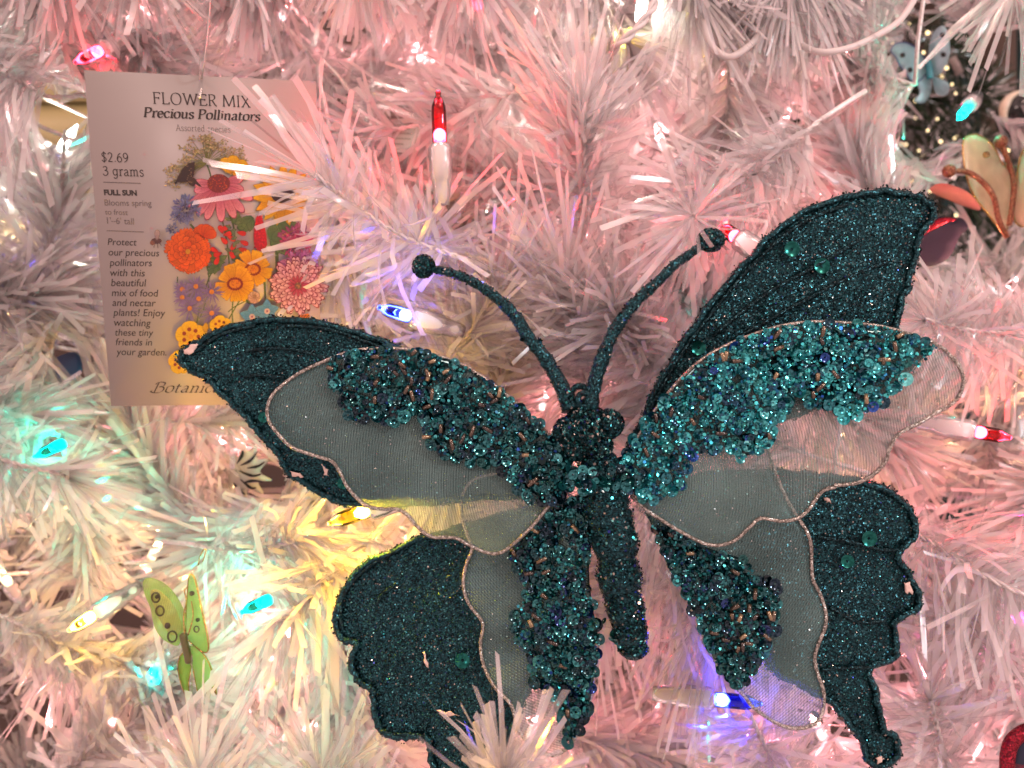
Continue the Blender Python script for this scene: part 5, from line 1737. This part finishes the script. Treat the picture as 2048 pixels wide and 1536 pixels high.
# blue paper butterfly low at the left of the card
bl = Plane((100, 700, .40), (160, 690, .39), (130, 760, .40))
bt = thing('small_butterfly', at(140, 740, .395), 'dark blue paper butterfly wing deep in the needles left of the seed card', 'butterfly ornament', GRP)
D4 = lambda pts: Z(0, 520, 700 / 2048, pts)
wing_part(bt, 'wing', D4([(285, 665), (300, 600), (350, 560), (450, 540), (480, 620), (460, 690), (430, 745), (340, 735)]), bl, M['blue_paper'])
# white and black streaked butterfly
sp = Plane((470, 900, .375), (600, 950, .365), (500, 1010, .385))
sb = thing('small_butterfly', at(520, 960, .335), 'white butterfly with black streaks below the seed card', 'butterfly ornament', GRP)
w = wing_part(sb, 'wing', D4([(1335, 1250), (1360, 1140), (1395, 1150), (1420, 1060), (1450, 1120), (1500, 1080), (1500, 1160), (1570, 1170), (1520, 1240), (1590, 1290), (1510, 1300), (1540, 1370), (1450, 1340), (1440, 1400), (1390, 1340), (1350, 1370)]), sp, M['white_feather'])
for q in ([(1390, 1190), (1420, 1140), (1425, 1100)], [(1370, 1300), (1400, 1340), (1440, 1370)], [(1450, 1215), (1510, 1205), (1550, 1180)], [(1430, 1300), (1480, 1290), (1540, 1295)], [(1410, 1200), (1470, 1170), (1510, 1120)], [(1400, 1230), (1480, 1260), (1530, 1250)], [(1410, 1280), (1470, 1330), (1500, 1330)], [(1340, 1210), (1380, 1240)]):
    mb = MB()
    p = np.array([sp.P(x, y, .0005) for x, y in cr(D4(q), 5)])
    mb.tube(p, np.interp(np.linspace(0, 1, len(p)), [0, .4, 1], [.0002, .0008, .0003]), 6)
    mb.build('streak', M['black_gloss'], w, smooth=True)

# back of a printed leaflet behind the red light
lp = Plane((777, 180, .42), (835, 190, .42), (800, 350, .43))
lf = thing('leaflet', at(800, 345, .43), 'white leaflet with grey lines of fine print behind the upright red light', 'leaflet')
mb = MB()
plate(mb, np.array([(755, 170), (860, 182), (848, 372), (738, 360)]), lp, .0004, 60)
mb.build('paper', M['card'], lf)
mb = MB()
for k in range(15):
    y = 192 + k * 10.5
    x0, x1 = 779 - k * .9, 830 - k * .9 - (random.uniform(0, 24) if k % 5 == 4 else random.uniform(0, 6))
    a, b = lp.P(x0, y, .0003), lp.P(x1, y + 2, .0003)
    u = np.array([0, 0, .00028])
    mb.add([a - u, b - u, b + u, a + u], [(0, 1, 2, 3)])
mb.build('printed_lines', M['ink_grey'], lf)

# ------------------------------------------------------------------ beyond the tree at the top right: a green tree with gold glints
GT = thing('green_christmas_tree', (.9, 1.0, -.6), 'dark green tree with gold glints far behind the right side', 'tree')
mb = MB()
mb.tube([(.62, 1.02, -.6), (.62, 1.02, .6)], .02, 12)
mb.build('trunk', mat_plain('brown_bark', (.05, .03, .02), .8, noise=.3, nscale=60), GT, smooth=True)
mb = MB()
for k in range(90):
    px, py = random.uniform(1600, 2060), random.uniform(20, 560)
    if px > 1900 and py < 330:
        continue
    d = random.uniform(.80, .95)
    p = at(px, py, d)
    tipp = p + np.array([random.uniform(-.06, .06), -random.uniform(.0, .06), random.uniform(-.06, .02)])
    needles(mb, stem_curve(p, tipp), 120, .028, .0016, gaps=False)
mb.build('crown', mat_needle('dark_green_needle', (.02, .045, .018), .25, 0), GT)
GOLD = mat_emit('gold_glint_glow', (1, .74, .38), 3.2)  # emissive specks stand in for glints off gold trimming
GSPOT = [(1035, 440), (850, 690), (905, 660), (1065, 745), (1100, 560), (1150, 735), (850, 770), (1115, 650), (970, 1040), (1045, 1055), (1080, 1075), (1385, 1060), (1470, 1045), (1500, 1120), (1440, 880), (1365, 840), (1335, 840), (1490, 770), (1635, 810), (1565, 830), (1415, 680), (1410, 590), (1570, 440), (1620, 495), (1590, 395), (1455, 305), (1245, 225), (1280, 245), (1615, 190), (1480, 190), (1370, 140), (1655, 1255), (1655, 1180), (1945, 880), (2000, 710), (1650, 540), (940, 800), (1000, 690), (1190, 1000), (1300, 660), (1250, 820), (1520, 940), (1540, 700)]
gold_mesh = None
for k, (x, y) in enumerate(GSPOT):
    px, py = C3([(x, y)])[0]
    P = at(px + random.uniform(-3, 3), py + random.uniform(-3, 3), random.uniform(.70, .78))
    if gold_mesh is None:
        mb = MB()
        mb.ball((0, 0, 0), .0015, 10, 8)
        o = mb.build('gold_glint', GOLD, smooth=True)
        gold_mesh = o.data
    else:
        o = bpy.data.objects.new('gold_glint', gold_mesh)
        COL.objects.link(o)
    o.location = tuple(float(q) for q in P)
    s_ = random.uniform(.55, 1.15)
    o.scale = (s_, s_, s_)
    tag(o, 'tiny blurred gold glint on the dark green tree behind', 'light bulb', 'gold glints on the tree behind')
# black glossy bauble at the right edge
bl0 = at(2040, 232, .62)
bt = thing('bauble', bl0, 'black glossy bauble with a cream band at the right edge below the dark curtain', 'bauble')
mb = MB()
mb.ball(bl0, .017, 28, 20)
mb.build('ball', M['black_gloss'], bt, smooth=True)
mb = MB()
an = np.linspace(math.pi * .5, math.pi * 1.25, 18)
mb.tube(np.array([bl0 + np.array([.0165 * math.cos(a), -.006, .0165 * math.sin(a)]) for a in an]), np.interp(np.linspace(0, 1, 18), [0, .5, 1], [.001, .004, .001]), 10)
mb.build('band', mat_plain('cream_enamel', (.7, .6, .45), .3), bt, smooth=True)
# cream tag
mb = MB()
plate(mb, np.array([(1898, 118), (1912, 112), (1928, 142), (1914, 152)]), Plane((1898, 118, .60), (1928, 118, .60), (1900, 150, .605)), .001, 60)
tag(mb.build('price_tag', M['card']), 'small cream tag right of the pale blue butterfly', 'tag')
# flat cream panels for the unidentified cream patches behind the top right needles
M['cream'] = mat_plain('cream_backing', (.80, .74, .55), .7, noise=.05, nscale=30)
for nm, pl, dpt, lb in (('cream_patch', [(1400, 110), (1500, 120), (1490, 270), (1410, 280)], .56, 'cream panel glimpsed through the needles left of the sagging cord'),
                        ('cream_patch', [(1590, 95), (1710, 100), (1710, 165), (1600, 170)], .56, 'cream panel glimpsed under the sagging cord')):
    mb = MB()
    plate(mb, np.array(pl, float), Plane((1400, 110, dpt), (1700, 110, dpt), (1400, 280, dpt)), .001, 60)
    tag(mb.build('cream_panel', M['cream']), lb, 'paper')
